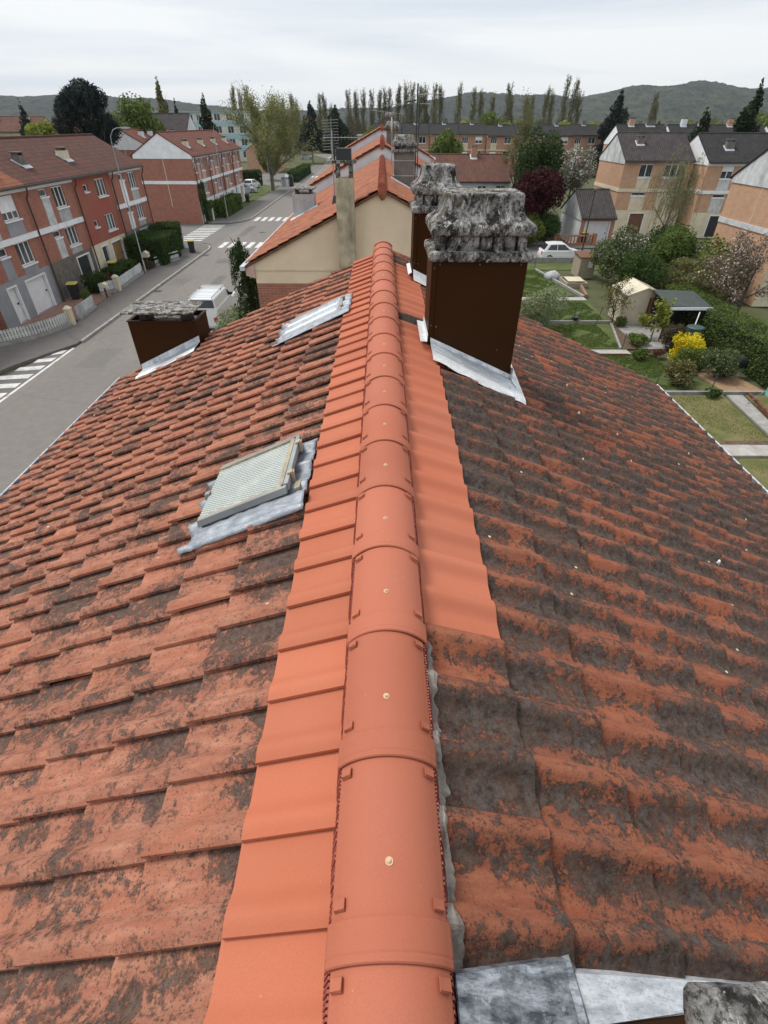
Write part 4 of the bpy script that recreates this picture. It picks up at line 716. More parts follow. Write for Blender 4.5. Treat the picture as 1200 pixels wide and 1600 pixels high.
# second block beyond the side street
for i in range(4):
    w, p = std_unit(pw='panel_pink', pg='panel_pink')
    row_house('terraced_house', 'brick terraced house beyond the side street, %s' % ['nearest, with the big white gable', 'second from its white gable', 'third from its white gable', 'farthest from its white gable'][i], FL(70.4 + 6.1 * i), 6.1, 6.6, group='brick terrace beyond the side street', base='render_white', wall='brick_red', roof='roof_red_y', wins=w + [(.35, 1.3, 5.2, 6.42, 2, .6)], panels=p, gables=('L',) if i == 0 else (('R',) if i == 3 else ()), pipes=(.1,), doors=[(3.3, 5.2, .1, 2.1, 'panel_pink', 'garage_door'), (1.2, 2.1, .1, 2.1, 'white_paint', 'front_door')], vents=[(2.2, 2.3, 'render_cream', .8, .5)])
for i in range(2):
    row_house('terraced_house', 'brick house of the rear row with a white gable, %s' % ('gable end facing the street corner' if i == 0 else 'second unit behind the first'), Fac((-32.0, 85 + 10 * i), (0, 1), (1, 0)), 10, 6.6, group='rear brick row', base='brick_red', wall='brick_red', roof='roof_red_y', gables=('L',) if i == 0 else (), ridge=9.0, eave=7.2, base_h=1, bands=(), cornice=None, vents=[(3, 1.6, 'render_white', .8, .6), (6.5, 1.6, 'render_white', .8, .6)])
# cream houses far left, slate house
for i, (x, y) in enumerate([(-92, 118), (-79, 124), (-66.5, 128)]):
    f = Fac((x, y), (1, 0), (0, -1))
    row_house('village_house', 'cream house with brown roof beyond the trees at left, %s' % ['leftmost', 'middle', 'rightmost beside the dark cedar'][i], f, 11.5, 8, group='cream houses behind the trees', base='flat_cream', wall='flat_cream', roof='roof_brown_x', eave=8.4, ridge=10.6, bands=(), cornice=None, wins=[(1 + 2.2 * k, 2.2 + 2.2 * k, 6.4, 7.8, 2) for k in range(5)] + [(1 + 2.2 * k, 2.2 + 2.2 * k, 3.4, 4.8, 2) for k in range(5)], vents=[(2, 1.2, 'render_cream', .9, .7), (8, 1.2, 'render_cream', .9, .7)], simple=True)
row_house('village_house', 'house with dark slate roof behind the rear white gable', Fac((-44, 102), (1, 0), (0, -1)), 12, 9, base='render_white', wall='render_white', roof='roof_slate_x', eave=7.6, ridge=10.9, bands=(), cornice=None, vents=[(3, 1.5, 'render_brownblock', .9, .7)], simple=True)
# light blue flats
def flats(label, x, y, Wd, dep, top, nw, floors=4):
    f = Fac((x, y), (1, 0), (0, -1)); root = thing('apartment_block', label, 'building', f.P(Wd / 2, 0, -dep / 2), 'pale blue flats')
    fh = top / floors; wins = []
    for k in range(floors):
        for i in range(nw): u = (i + .25) * Wd / nw; wins.append((u, u + Wd / nw * .5, k * fh + 1.0, k * fh + fh - .4))
    m = MB(); f.wall(m, 0, Wd, 0, top, wins); m.quad(f.P(Wd, 0), f.P(Wd, 0, -dep), f.P(Wd, top, -dep), f.P(Wd, top)); m.quad(f.P(0, 0), f.P(0, 0, -dep), f.P(0, top, -dep), f.P(0, top)); m.quad(f.P(0, 0, -dep), f.P(Wd, 0, -dep), f.P(Wd, top, -dep), f.P(0, top, -dep)); m.build('wall', 'wall_offwhite', root)
    for k in range(floors):
        m = MB(); f.box(m, 0, Wd, k * fh + fh - .38, k * fh + fh + .95 if k < floors - 1 else top, -.02, .05); m.build('blue_spandrel', 'blue_flat', root)
    for w in wins: f.window(root, *w, n=2, simple=True, sill=False)
    m = MB(); f.box(m, -.3, Wd + .3, top + .002, top + .25, -dep - .3, .3); m.build('flat_roof', 'panel_grey', root)
flats('light blue four-storey flats left of the dark conifer in the distance', -82, 200, 28, 12, 12.4, 12)
flats('light blue flats end block right of the dark conifer in the distance', -53, 198, 15, 12, 12.6, 4)
flats('small pale blue flat-roofed building at the end of the street', -8, 205, 12, 10, 6.6, 4, 2)

# ---- neighbour row beyond our gable
def low_tiles(s, x0, E, nk, ya, yb, ap, jit=.004):
    Vs, Fs, Rs, Ts, off = [], [], [], [], 0; r = random.Random(int(ya * 10) + s)
    V0, F0, _, T0 = tile_data(s, E, 5, 5, 1, .05, 1.0); T0 = np.array(T0)
    V0 = np.array(V0); F0 = np.array(F0)
    for k in range(nk):
        xl = x0 + E * k
        y = ya
        while y < yb - .05:
            Vs.append(V0 + np.array([s * (xl - E) + r.uniform(-.01, .01), y, ap - TS * (xl - E) + r.uniform(-jit, jit)])); Ts.append(T0); Fs.append(F0 + off); off += len(V0); Rs.append(np.full(len(F0), r.random())); y += TW
    return np.concatenate(Vs), np.concatenate(Fs), np.concatenate(Rs), np.concatenate(Ts)
plain('red_tile_cap', (.34, .10, .055), .85, .2, 4, 0, .3)
def row_block(label, ya, yb, ap, gable_m, tile_m, brickbase=True, tiles=True, xl=4.55, xr=4.6):
    root = thing('terraced_house', label, 'house', (0, (ya + yb) / 2, 0), 'houses in line with the foreground roof')
    zr = lambda x: ap - TS * abs(x); zb = zr(3.95) - .66 if brickbase else 0
    for z0, z1, m, nm in (((0, zb, 'brick_red', 'brick_wall'), (zb, None, gable_m, 'rendered_wall')) if brickbase else ((0, None, gable_m, 'rendered_wall'),)):
        b = MB()
        for y in (ya, yb):
            if z1: b.quad((-3.95, y, z0), (3.95, y, z0), (3.95, y, z1), (-3.95, y, z1))
            else: b.quad((-3.95, y, z0), (3.95, y, z0), (3.95, y, zr(3.95) - .06), (0, y, ap - .06), (-3.95, y, zr(3.95) - .06))
        for x in (-3.95, 3.95): b.quad((x, ya, z0), (x, yb, z0), (x, yb, z1 or zr(3.95) - .06), (x, ya, z1 or zr(3.95) - .06))
        b.build(nm, m, root)
    b = MB()
    for s in (-1, 1): b.hexa([(0, ya - .1, ap - .09), (s * 4.2, ya - .1, zr(4.2) - .09), (s * 4.2, yb, zr(4.2) - .09), (0, yb, ap - .09), (0, ya - .1, ap - .012), (s * 4.2, ya - .1, zr(4.2) - .012), (s * 4.2, yb, zr(4.2) - .012), (0, yb, ap - .012)])
    b.build('roof_deck', 'wood_brown', root)
    A = [low_tiles(s, .42, .342, 12, ya - .14, yb, ap) for s in (-1, 1)]
    me = np_mesh('roof_tiles', np.concatenate([A[0][0], A[1][0]]) - np.array(WORLD[root]), np.concatenate([A[0][1], A[1][1] + len(A[0][0])]), np.concatenate([A[0][2], A[1][2]]), tile_m, np.concatenate([A[0][3], A[1][3]])); me.polygons.foreach_set('use_smooth', np.ones(len(me.polygons), bool)); o = place_mesh('roof_tiles', me, root); o['kind'] = 'stuff'
    n = int((yb - ya) / .36)
    cap = MB(); cap.tube([(0, 0, 0), (0, .05, 0), (0, .051, 0), (0, .37, 0)], [.135, .135, .122, .115], 12); cm = cap.mesh('ridge_tile'); cm.materials.append(MATS['red_tile_cap'])
    for i in range(n): place_mesh('ridge_tile', cm, root, Vector((0, ya - .12 + .36 * i, ap + .03)) - WORLD[root])
    b = MB(); b.tube([(0, ya - .16, ap - .01), (0, ya - .14, ap - .03)], [.10, .14], 12); b.tube([(0, ya - .15, ap + .02), (0, ya - .17, ap - .16), (0, ya - .16, ap - .27)], [.13, .12, .05], 10); b.build('ridge_end', 'red_tile_cap', root)
    for s in (-1, 1):
        b = MB(); b.box(min(s * 4.22, s * 4.36), max(s * 4.22, s * 4.36), ya - .2, yb, zr(4.2) - .14, zr(4.2) - .02); b.build('gutter', 'zinc', root)
        b = MB(); b.hexa([(s * 3.95, ya - .08, zr(3.95) - .5), (s * 4.22, ya - .08, zr(4.2) - .3), (s * 4.22, yb, zr(4.2) - .3), (s * 3.95, yb, zr(3.95) - .5), (s * 3.95, ya - .08, zr(3.95) - .07), (s * 4.22, ya - .08, zr(4.2) - .08), (s * 4.22, yb, zr(4.2) - .08), (s * 3.95, yb, zr(3.95) - .07)]); b.build('eave_board', 'panel_pink', root)
    return root
tile_old('tile_neigh', (.38, .135, .075), (.30, .105, .062), .56, .2, .7, -1)
B1 = row_block('beige gabled house in line beyond the foreground roof, with a tall rendered chimney', 16.9, 33.3, AP, 'render_beige', 'tile_neigh')
b = MB(); b.box(-3.96, 3.96, 16.87, 16.895, roofz(3.95) - .29, roofz(3.95) - .27); b.build('render_joint', 'render_cream', B1)
# tall rendered chimney against that gable
b = MB(); b.box(-1.30, -.80, 16.45, 16.95, 0, 8.62); c = b.build('chimney', 'chimney_render', B1)
b = MB()
for x, y in ((-1.28, 16.47), (-.92, 16.47), (-1.28, 16.83), (-.92, 16.83)): b.box(x, x + .1, y, y + .1, 8.62, 8.95)
b.box(-1.36, -.72, 16.38, 17.02, 8.95, 9.02); b.build('chimney_cap', 'concrete_old', c)
b = MB(); b.box(-1.25, -.85, 16.5, 16.9, 9.02, 9.28); b.box(-1.32, -1.28, 16.6, 16.64, 9.02, 9.4); b.build('cowl', 'black_plastic', c); WORLD[c] = WORLD[B1]
# pale vent box with its slab
b = MB(); b.hexa([(-3.62, 23.7, 6.4), (-2.76, 23.7, 6.8), (-2.76, 24.5, 6.8), (-3.62, 24.5, 6.4), (-3.62, 23.7, 7.56), (-2.76, 23.7, 7.56), (-2.76, 24.5, 7.56), (-3.62, 24.5, 7.56)]); c = b.build('chimney', 'panel_grey', B1)
b = MB(); b.box(-3.5, -3.42, 23.8, 24.4, 7.56, 7.72); b.box(-2.95, -2.87, 23.8, 24.4, 7.56, 7.72); b.build('slab_support', 'dark_metal', c); b = MB(); b.box(-3.66, -2.72, 23.6, 24.6, 7.72, 7.76); b.build('flat_slab', 'concrete_old', c)
b = MB(); b.hexa([(-3.75, 23.4, roofz(3.75) + .05), (-2.6, 23.4, roofz(2.6) + .05), (-2.6, 23.7, roofz(2.6) + .05), (-3.75, 23.7, roofz(3.75) + .05), (-3.75, 23.4, roofz(3.75) + .08), (-2.6, 23.4, roofz(2.6) + .08), (-2.6, 23.7, roofz(2.6) + .12), (-3.75, 23.7, roofz(3.75) + .12)]); b.build('flashing', 'zinc', c)
# grey concrete chimney right of its ridge
b = MB(); b.box(.42, 1.14, 21.8, 22.5, 7.6, 9.0); c = b.build('chimney', 'render_brownblock', B1); c['label'] = 'grey block chimney with mossy hood right of the ridge'
for z in (8.3, 8.75): b = MB(); b.box(.40, 1.16, 21.78, 22.52, z, z + .025); b.build('joint_band', 'panel_grey', c)
m = MB(); stone(m, [(.34, 1.22, 21.7, 22.6, 9.0), (.32, 1.24, 21.68, 22.62, 9.06), (.36, 1.2, 21.72, 22.58, 9.09)], .02, 8, 4); m.build('cap_slab', 'concrete_old', c)
m = MB(); m.box(.45, 1.1, 21.85, 22.45, 9.08, 9.18); m.build('flue_block', 'concrete_old', c); m = MB(); stone(m, [(.34, 1.22, 21.7, 22.6, 9.17), (.33, 1.23, 21.69, 22.61, 9.24), (.42, 1.12, 21.8, 22.5, 9.36), (.46, 1.08, 21.85, 22.45, 9.50)], .03, 8, 6); m.build('chimney_hood', 'concrete_old', c)
b = MB(); b.hexa([(.3, 21.3, roofz(.3) + .05), (1.7, 21.3, roofz(1.7) + .05), (1.7, 21.5, roofz(1.7) + .05), (.3, 21.5, roofz(.3) + .05), (.3, 21.3, roofz(.3) + .09), (1.7, 21.3, roofz(1.7) + .09), (1.7, 21.5, roofz(1.7) + .11), (.3, 21.5, roofz(.3) + .11)]); b.build('flashing', 'zinc', c)
B2 = row_block('house with pale stepped gable beyond the beige gabled house', 33.4, 49.8, AP + .62, 'render_white', 'tile_neigh', False)
B3 = row_block('farther house in line with a tall white stepped gable', 49.9, 66.5, AP + 1.25, 'render_white', 'tile_neigh', False)
for B, y, z, lb in ((B2, 36, 9.2, 'dark hooded chimney'), (B3, 51, 9.8, 'distant dark hooded chimney')):
    b = MB(); b.box(.25, .95, y, y + .7, 7.9, z + .35); c = b.build('chimney', 'render_brownblock', B); m = MB(); stone(m, [(.2, 1.0, y - .08, y + .78, z + .35), (.18, 1.02, y - .1, y + .8, z + .5), (.3, .9, y + .05, y + .65, z + .7)], .03, 7, y); m.build('chimney_hood', 'concrete_old', c)

# ---- right-hand brick terrace
RG = 'orange brick houses on the right'
def r_unit(sh=0): return [(1.7, 3.1, 5.4, 6.55, 2), (4.3, 6.4, 5.4, 6.55, 3), (1.5, 3.0, 3.75, 4.07, 1)], [(1.7, 3.1, 4.42, 5.3, 'render_cream'), (4.3, 6.4, 4.42, 5.3, 'panel_pink'), (1.5, 3.0, 2.42, 3.65, 'render_cream'), (4.3, 6.4, 2.42, 4.05, 'render_cream')]
w, p = r_unit()
row_house('terraced_house', 'orange brick house with stained white gable and dark brown tiled roof', Fac((25.3, 63.5), (1, 0), (0, -1)), 7.2, 7.6, group=RG, eave=6.9, ridge=9.0, wall='brick_orange', base='render_cream', roof='roof_slate_x', wins=w, panels=p, band='render_cream', gables=('L',), gable_m='panel_stained', cornice=(6.75, 6.9), doors=[(1.9, 3.5, .1, 2.1, 'wood_brown', 'front_door')], vents=[(1.6, 1.7, 'render_brownblock', .7, .5)])
row_house('terraced_house', 'orange brick house with clean white gable and black tiled roof', Fac((33.1, 61.7), (1, 0), (0, -1)), 9, 7.6, group=RG, eave=6.9, ridge=9.0, wall='brick_orange', base='render_cream', roof='roof_black_x', wins=[(1.6, 2.8, 5.4, 6.55, 2, .4), (5, 6.4, 5.4, 6.55, 2), (1.5, 2.8, 3.75, 4.07, 1)], panels=[(1.6, 2.8, 4.42, 5.3, 'panel_stained'), (1.5, 2.8, 2.42, 3.65, 'panel_stained'), (5, 6.4, 4.42, 5.3, 'render_cream')], gables=('L',), doors=[(2, 3.4, .1, 2.1, 'black_plastic', 'porch')], vents=[(2.0, 2.3, 'render_brownblock', .8, .6)])
row_house('terraced_house', 'orange brick end wall with stained band at the right frame edge', Fac((25.2, 35.6), (1, 0), (0, -1)), 9, 7.4, group=RG, eave=6.9, ridge=9.0, wall='brick_orange', base='render_cream', roof='roof_slate_x', band='panel_stained', gables=('L',), gable_m='panel_stained')
G = row_house('garage', 'white garage with dark tiled roof beside the orange brick house', Fac((20.0, 57.6), (1, 0), (0, -1)), 3.4, 7, 'garage', eave=2.5, ridge=4.4, wall='render_white', base='brick_pink', base_h=2.3, roof='roof_slate_x', bands=(), cornice=None, doors=[(.5, 2.9, .05, 2.05, 'white_paint', 'garage_door')], gables=('L',), gable_m='panel_stained', gband=False)
# white house with long brown roof
row_house('bungalow', 'white house with long brown tiled roof behind the near chimneys', Fac((2.5, 65), (1, 0), (0, -1)), 11.4, 7.4, 'house', eave=4.95, ridge=7.0, wall='render_white', base='render_white', base_h=2.2, roof='roof_brown_x', bands=(), cornice=None, gables=(), wins=[(5.0, 6.0, 3.3, 4.5, 2), (7.9, 8.9, 3.3, 4.5, 2), (9.9, 11, 3.3, 4.5, 2), (2.5, 3.6, 3.3, 4.5, 2)], doors=[(6.6, 7.5, 2.25, 4.4, 'white_paint', 'door')], vents=[(7.4, .5, 'brick_pink', .6, .9)])
# low annex with pink roof edge left of the white house
row_house('bungalow', 'low house with reddish roof behind the grey chimney', Fac((-2.6, 58), (1, 0), (0, -1)), 7, 6, 'house', eave=4.6, ridge=6.3, wall='render_white', base='render_white', base_h=2.2, roof='roof_brown_x', bands=(), cornice=None)
# distant brick row with black roofs
for i in range(10):
    x = -2 + 6.6 * i; st = (0, .0, .0, .0, .45, .0, .35, .2, .5, .3)[i] * .6
    pos = ORD[i] + ' from its left end'
    row_house('terraced_house', 'distant brick row house with black roof, ' + pos, Fac((x, 145 + (i % 2) * .8), (1, 0), (0, -1)), 6.5, 7.5, group='distant brick row with black roofs', eave=8.0 - st, ridge=9.75 - st, wall='brick_pink', base='brick_pink', base_h=2.4, roof='roof_black_x', wins=[(.9, 2.3, 6.2, 7.5, 3), (4.0, 5.6, 6.2, 7.5, 2, .5 if i % 3 == 0 else 0), (4.0, 5.6, 3.6, 4.8, 2)], panels=[(.9, 2.3, 5.1, 6.1, 'render_cream'), (.9, 2.3, 2.6, 4.6, 'panel_white')], bands=((4.85, 5.1),), band='render_cream', cornice=(7.7, 7.95 - st) if st == 0 else None, gables=('L',) if i % 2 == 0 else (), gband=False, vents=[(3, .2, 'render_brownblock', .8, .7)], simple=True)
# long dark roofs behind the right terrace
for i in range(5):
    row_house('terraced_house', 'dark roofed house of the back row at right, ' + ORD[i] + ' from the left', Fac((40 + 8.4 * i, 104 - (i % 2)), (1, 0), (0, -1)), 8.2, 8, group='dark roofs behind the right terrace', eave=7.4, ridge=9.7, wall='brick_orange', base='render_cream', roof='roof_black_x', gables=('L',), wins=[(1, 2.4, 5.4, 6.6, 2), (5, 6.4, 5.4, 6.6, 2)], gband=False, vents=[(2, .3, 'render_white' if i == 1 else 'brick_orange', .9, .9), (5, .3, 'render_brownblock', 1.4, .7)], simple=True)
# houses further along the left pavement
for i, (x, y) in enumerate([(-26, 150), (-36, 132)]):
    row_house('brick_house', ['brick house glimpsed behind the big lime tree at the car park', 'brick building at the back of the car park'][i], Fac((x, y), (0, 1), (1, 0)), 12, 7, 'house', eave=4.6, ridge=6.6, wall='brick_orange', base='brick_orange', base_h=1, roof='roof_red_y', bands=(), cornice=None, gables=(), wins=[(2, 3.4, 2.4, 3.8, 2), (6, 7.4, 2.4, 3.8, 2)], simple=True)
row_house('school_building', 'long low cream building behind the conifers at the street end', Fac((-45, 262), (1, 0), (0, -1)), 40, 10, 'building', eave=5.2, ridge=6.4, wall='flat_cream', base='flat_cream', base_h=1, roof='roof_slate_x', bands=(), cornice=None, wins=[(1 + 2.6 * k, 2.6 + 2.6 * k, 2, 4, 2) for k in range(15)], simple=True)

# ================================================================== vegetation
def hnoise(P, f, s):
    return (np.sin(P[:, 0] * f + s) * np.sin(P[:, 1] * f * 1.13 + 2 * s) + np.sin(P[:, 2] * f * .91 + 3 * s) * np.sin((P[:, 0] + P[:, 1]) * f * .63 + s)
            + .6 * np.sin(P[:, 0] * f * 2.3 + P[:, 2] * f * 1.9 + s) * np.sin(P[:, 1] * f * 2.1 - s)) / 2.6
def crown_pts(blobs, n, rng, shell=.5, gap=-.15, f=1.6):
    B = np.array(blobs, float); w = (B[:, 3] * B[:, 4] * B[:, 5]) ** (.7); k = rng.choice(len(B), n, p=w / w.sum())
    d = rng.normal(size=(n, 3)); d /= np.linalg.norm(d, axis=1)[:, None]; r = shell + (1 - shell) * rng.random(n) ** .6
    P = B[k, :3] + d * r[:, None] * B[k, 3:6]; P += rng.normal(size=P.shape) * .04 * B[k, 3:6]
    keep = hnoise(P, f, 1.7) > gap - .25 * rng.random(n); return P[keep], d[keep]
def leaf_mesh(name, P, D, size, m, rng, asp=.6, out=.5, down=0.0):
    n = len(P); N = rng.normal(size=(n, 3)); N /= np.linalg.norm(N, axis=1)[:, None]; N = N * (1 - out) + D * out + 1e-6; N /= np.linalg.norm(N, axis=1)[:, None]
    A = rng.normal(size=(n, 3)); A[:, 2] -= down; A -= N * (A * N).sum(1)[:, None]; A /= np.linalg.norm(A, axis=1)[:, None]; Bv = np.cross(N, A)
    s = size * (.6 + .8 * rng.random(n))[:, None]
    V = np.stack([P - A * s, P + Bv * s * asp, P + A * s, P - Bv * s * asp], 1).reshape(-1, 3)
    return np_mesh(name, V, np.arange(4 * n).reshape(-1, 4), rng.random(n), m)
def limbs(rng, base, h, spread, r0, nl=6, sub=5, up=.6, start=.3, wig=.12):
    mb = MB(); tips = []; b = np.array(base, float)
    top = b + np.array([0, 0, h * .92]); tr = [b + (top - b) * t + rng.normal(size=3) * np.array([wig, wig, 0]) * h * .12 * t for t in (0, .25, .5, .75, 1)]
    mb.tube(tr, [r0, r0 * .8, r0 * .55, r0 * .32, r0 * .08], 7)
    for i in range(nl):
        t = start + (.85 - start) * (i + rng.random() * .6) / nl; k = min(3, int(t * 4)); p0 = tr[k] + (tr[k + 1] - tr[k]) * (t * 4 - k)
        a = rng.random() * 6.283 + i * 2.4; L = spread * (1.05 - t * .55) * (.75 + .4 * rng.random()); d = np.array([math.cos(a), math.sin(a), up * (.8 + .6 * rng.random())])
        pts = [p0]; 
        for q in range(3): d = d + rng.normal(size=3) * .18 + np.array([0, 0, .12 * up]); pts.append(pts[-1] + d / np.linalg.norm(d) * L / 3 * (1 + up * .3))
        rr_ = r0 * .45 * (1 - t * .5); mb.tube(pts, [rr_, rr_ * .7, rr_ * .45, rr_ * .1], 5, False); tips.append(pts)
        for q in range(sub):
            tt = .3 + .65 * rng.random(); kk = min(2, int(tt * 3)); s0 = pts[kk] + (pts[kk + 1] - pts[kk]) * (tt * 3 - kk); dd = d / np.linalg.norm(d) + rng.normal(size=3) * .55 + np.array([0, 0, .3 * up]); dd /= np.linalg.norm(dd)
            e = s0 + dd * L * .38; e2 = e + (dd + rng.normal(size=3) * .3) * L * .18; mb.tube([s0, e, e2], [rr_ * .35, rr_ * .18, rr_ * .04], 4, False); tips.append([s0, e, e2])
    return mb, tips
def near_tips(tips, n, rng, rad):
    P = []
    for _ in range(n):
        t = tips[rng.integers(len(tips))]; k = rng.integers(len(t) - 1); P.append(t[k] + (t[k + 1] - t[k]) * rng.random() + rng.normal(size=3) * rad)
    P = np.array(P); D = rng.normal(size=P.shape); return P, D / np.linalg.norm(D, axis=1)[:, None]
def add_mesh(name, me, parent): return place_mesh(name, me, parent)
def tree(name, label, loc, h, blobs, n, size, leaf, bark='bark', trunk=.18, group=None, seed=1, spread=None, nl=6, up=.6, shell=.5, gap=-.15, f=1.6, cat='tree', asp=.6, out=.5, start=.3, down=0.0):
    """blobs in local metres above the base"""
    rng = np.random.default_rng(seed); root = thing(name, label, cat, loc, group)
    if name in ('conifer_tree', 'pine_tree'): gap = -.55
    mb, tips = limbs(rng, (0, 0, 0), h, spread or h * .3, trunk, nl, 4, up, start); me = mb.mesh('trunk'); me.materials.append(MATS[bark]); place_mesh('trunk', me, root)
    P, D = crown_pts(blobs, n, rng, shell, gap, f); place_mesh('crown', leaf_mesh('crown', P, D, size, leaf, rng, asp, out, down), root); return root
def blob_set(seed, c, R, k, spread=.6, rr=(.35, .6)):
    rng = np.random.default_rng(seed); out = [(c[0], c[1], c[2], R[0] * .7, R[1] * .7, R[2] * .7)]
    for _ in range(k):
        d = rng.normal(size=3); d /= np.linalg.norm(d); s = rng.uniform(*rr); out.append((c[0] + d[0] * R[0] * spread, c[1] + d[1] * R[1] * spread, c[2] + d[2] * R[2] * spread, R[0] * s, R[1] * s, R[2] * s))
    return out
def conifer_blobs(h, r, z0=.1, n=16, seed=1, tip=.10):
    rng = np.random.default_rng(seed); out = []
    for i in range(n):
        t = i / (n - 1); z = h * (z0 + (1 - z0) * t); R = r * ((1 - t) ** .8 + tip); a = rng.random() * 6.28; out.append((math.cos(a) * R * .3, math.sin(a) * R * .3, z, R * .85, R * .85, h / n * 1.1))
    return out
# dark cedar over the left roofs
tree('cedar_tree', 'big dark blue-green cedar rising over the left roofs', (-36, 78, 0), 13.2, blob_set(11, (0, 0, 10.1), (3.5, 3.5, 3.3), 16, .78, (.26, .42)) + [(.3, 0, 13.0, 1.2, 1.2, 1.0), (-.6, 0, 12.4, 1.6, 1.5, 1.0)], 26000, .21, 'leaf_dark_conifer', 'bark', .3, seed=3, gap=-.12, f=2.6, out=.1, down=-.6, asp=.26, shell=.35, nl=14, spread=5.2)
tree('broadleaf_tree', 'round green spring tree right of the dark cedar', (-37, 95, 0), 12.6, blob_set(12, (0, 0, 9.6), (4.4, 4.2, 3.6), 14), 9000, .22, 'leaf_green', 'bark', .25, seed=4, gap=-.02)
tree('broadleaf_tree', 'small bright green tree between the cream houses at left', (-46.5, 86, 0), 9.6, blob_set(13, (0, 0, 8.0), (2.3, 2.2, 1.9), 9), 5000, .17, 'leaf_yellowgreen', seed=5)
tree('conifer_tree', 'slim tall conifer with brownish top behind the left roofs', (-51, 150, 0), 17, conifer_blobs(17, 2.4, .2, 14, 3), 5000, .30, 'leaf_haze', seed=6, out=.2)
tree('conifer_tree', 'dark pyramidal conifer in front of the blue flats', (-33, 120, 0), 13.3, conifer_blobs(13.3, 2.6, .2, 14, 4), 7000, .22, 'leaf_conifer', seed=7, out=.2)
tree('conifer_tree', 'narrow dark conifer left of the pyramidal one', (-38.4, 120, 0), 12.3, conifer_blobs(12.3, 1.3, .2, 12, 5), 4500, .2, 'leaf_dark_conifer', seed=8, out=.2)
tree('conifer_tree', 'tiny dark conifer top beside the cream houses', (-66, 118, 0), 11.6, conifer_blobs(11.8, 1.8, .5, 8, 9), 2500, .2, 'leaf_dark_conifer', seed=71, out=.2)
# big lime by the street
rng = np.random.default_rng(21); root = thing('lime_tree', 'large upright tree with fresh yellow-green leaves by the car park', 'tree', (-19.8, 108, 0))
mb, tips = limbs(rng, (0, 0, 0), 12.4, 6.4, .36, 20, 13, .85, .14); me = mb.mesh('trunk'); me.materials.append(MATS['bark_grey']); place_mesh('trunk', me, root)
P, D = near_tips(tips, 24000, rng, .42); place_mesh('crown', leaf_mesh('crown', P, D, .105, 'leaf_willow', rng, .6, .2), root)
tree('pine_tree', 'dark pine with bare trunk at the street end, left', (-21.4, 190, 0), 14, conifer_blobs(14, 4.2, .3, 13, 6), 7000, .34, 'leaf_dark_conifer', seed=9, out=.2, gap=0); tree('pine_tree', 'dark broad pine at the street end, right', (-14.6, 200, 0), 13.4, conifer_blobs(13.4, 5.2, .25, 13, 7), 8000, .36, 'leaf_conifer', seed=10, out=.2, gap=0)
for i, (x, y, h, r, lf, lb) in enumerate([(-4, 190, 9, 3.4, 'leaf_spring', 'bright green tree between pines and the pale blue building'), (1.5, 200, 8.5, 3, 'leaf_green', 'green tree behind the far white gable'), (-28, 168, 8, 3.6, 'leaf_haze', 'hazy bare tree behind the lime tree'), (-24, 130, 6, 2.6, 'leaf_green', 'low green tree at the back of the car park'), (-30, 112, 6.5, 3, 'leaf_haze', 'brownish tree left of the lime tree')]):
    tree('broadleaf_tree', lb, (x, y, 0), h, blob_set(30 + i, (0, 0, h * .62), (r, r, h * .4), 9), 3000, .28, lf, seed=30 + i)
# right side trees
tree('evergreen_tree', 'tall dark evergreen with hazy bare top behind the plum tree', (16.1, 63, 0), 9.2, blob_set(14, (0, 0, 5.2), (2.9, 2.9, 4.2), 18, .68, (.3, .48)), 17000, .13, 'leaf_evergreen', seed=11, gap=-.12, f=2.4, out=.3)
rng = np.random.default_rng(15); root = thing('bare_tree', 'thin bare tree with upright twigs behind the tall evergreen', 'tree', (15.2, 68, 0)); mb, tips = limbs(rng, (0, 0, 0), 12.6, 2.2, .2, 14, 9, 1.6, .35); me = mb.mesh('trunk'); me.materials.append(MATS['bark_grey']); place_mesh('trunk', me, root); P, D = near_tips(tips, 4500, rng, .22); place_mesh('crown', leaf_mesh('crown', P, D, .07, 'leaf_haze', rng), root)
tree('plum_tree', 'dark red leaved plum tree', (15.1, 58.2, 0), 6.6, blob_set(16, (0, 0, 4.3), (2.7, 2.5, 2.4), 14, .6, (.32, .52)), 14000, .11, 'leaf_plum', seed=12, f=2.4)
tree('blossom_tree', 'white blossoming tree left of the orange brick house', (21.0, 66.5, 0), 8.9, blob_set(17, (0, 0, 6.4), (2.5, 2.4, 2.5), 16, .7, (.26, .44)), 12000, .10, 'leaf_blossom', 'bark_grey', .15, seed=13, gap=-.05, f=2.6)
tree('broadleaf_tree', 'round green tree in front of the distant brick row', (10.3, 100, 0), 9.2, blob_set(18, (0, 0, 6.6), (2.7, 2.5, 2.6), 12), 7000, .17, 'leaf_green', 'bark_pale', .15, seed=14)
tree('conifer_tree', 'dark conifer against the right hill', (51.5, 140, 0), 14.6, conifer_blobs(14.6, 4.2, .2, 12, 8), 7000, .3, 'leaf_dark_conifer', seed=15, out=.2)
tree('conifer_tree', 'tall ragged dark conifer at the right frame edge', (45, 78, 0), 13.2, conifer_blobs(13.2, 2.6, .2, 14, 9), 8000, .2, 'leaf_conifer', seed=16, out=.2, gap=0); tree('conifer_tree', 'second dark conifer left of the ragged one at right', (40.5, 80, 0), 11, conifer_blobs(11, 2.4, .2, 12, 10), 6000, .2, 'leaf_conifer', seed=17, out=.2, gap=0)
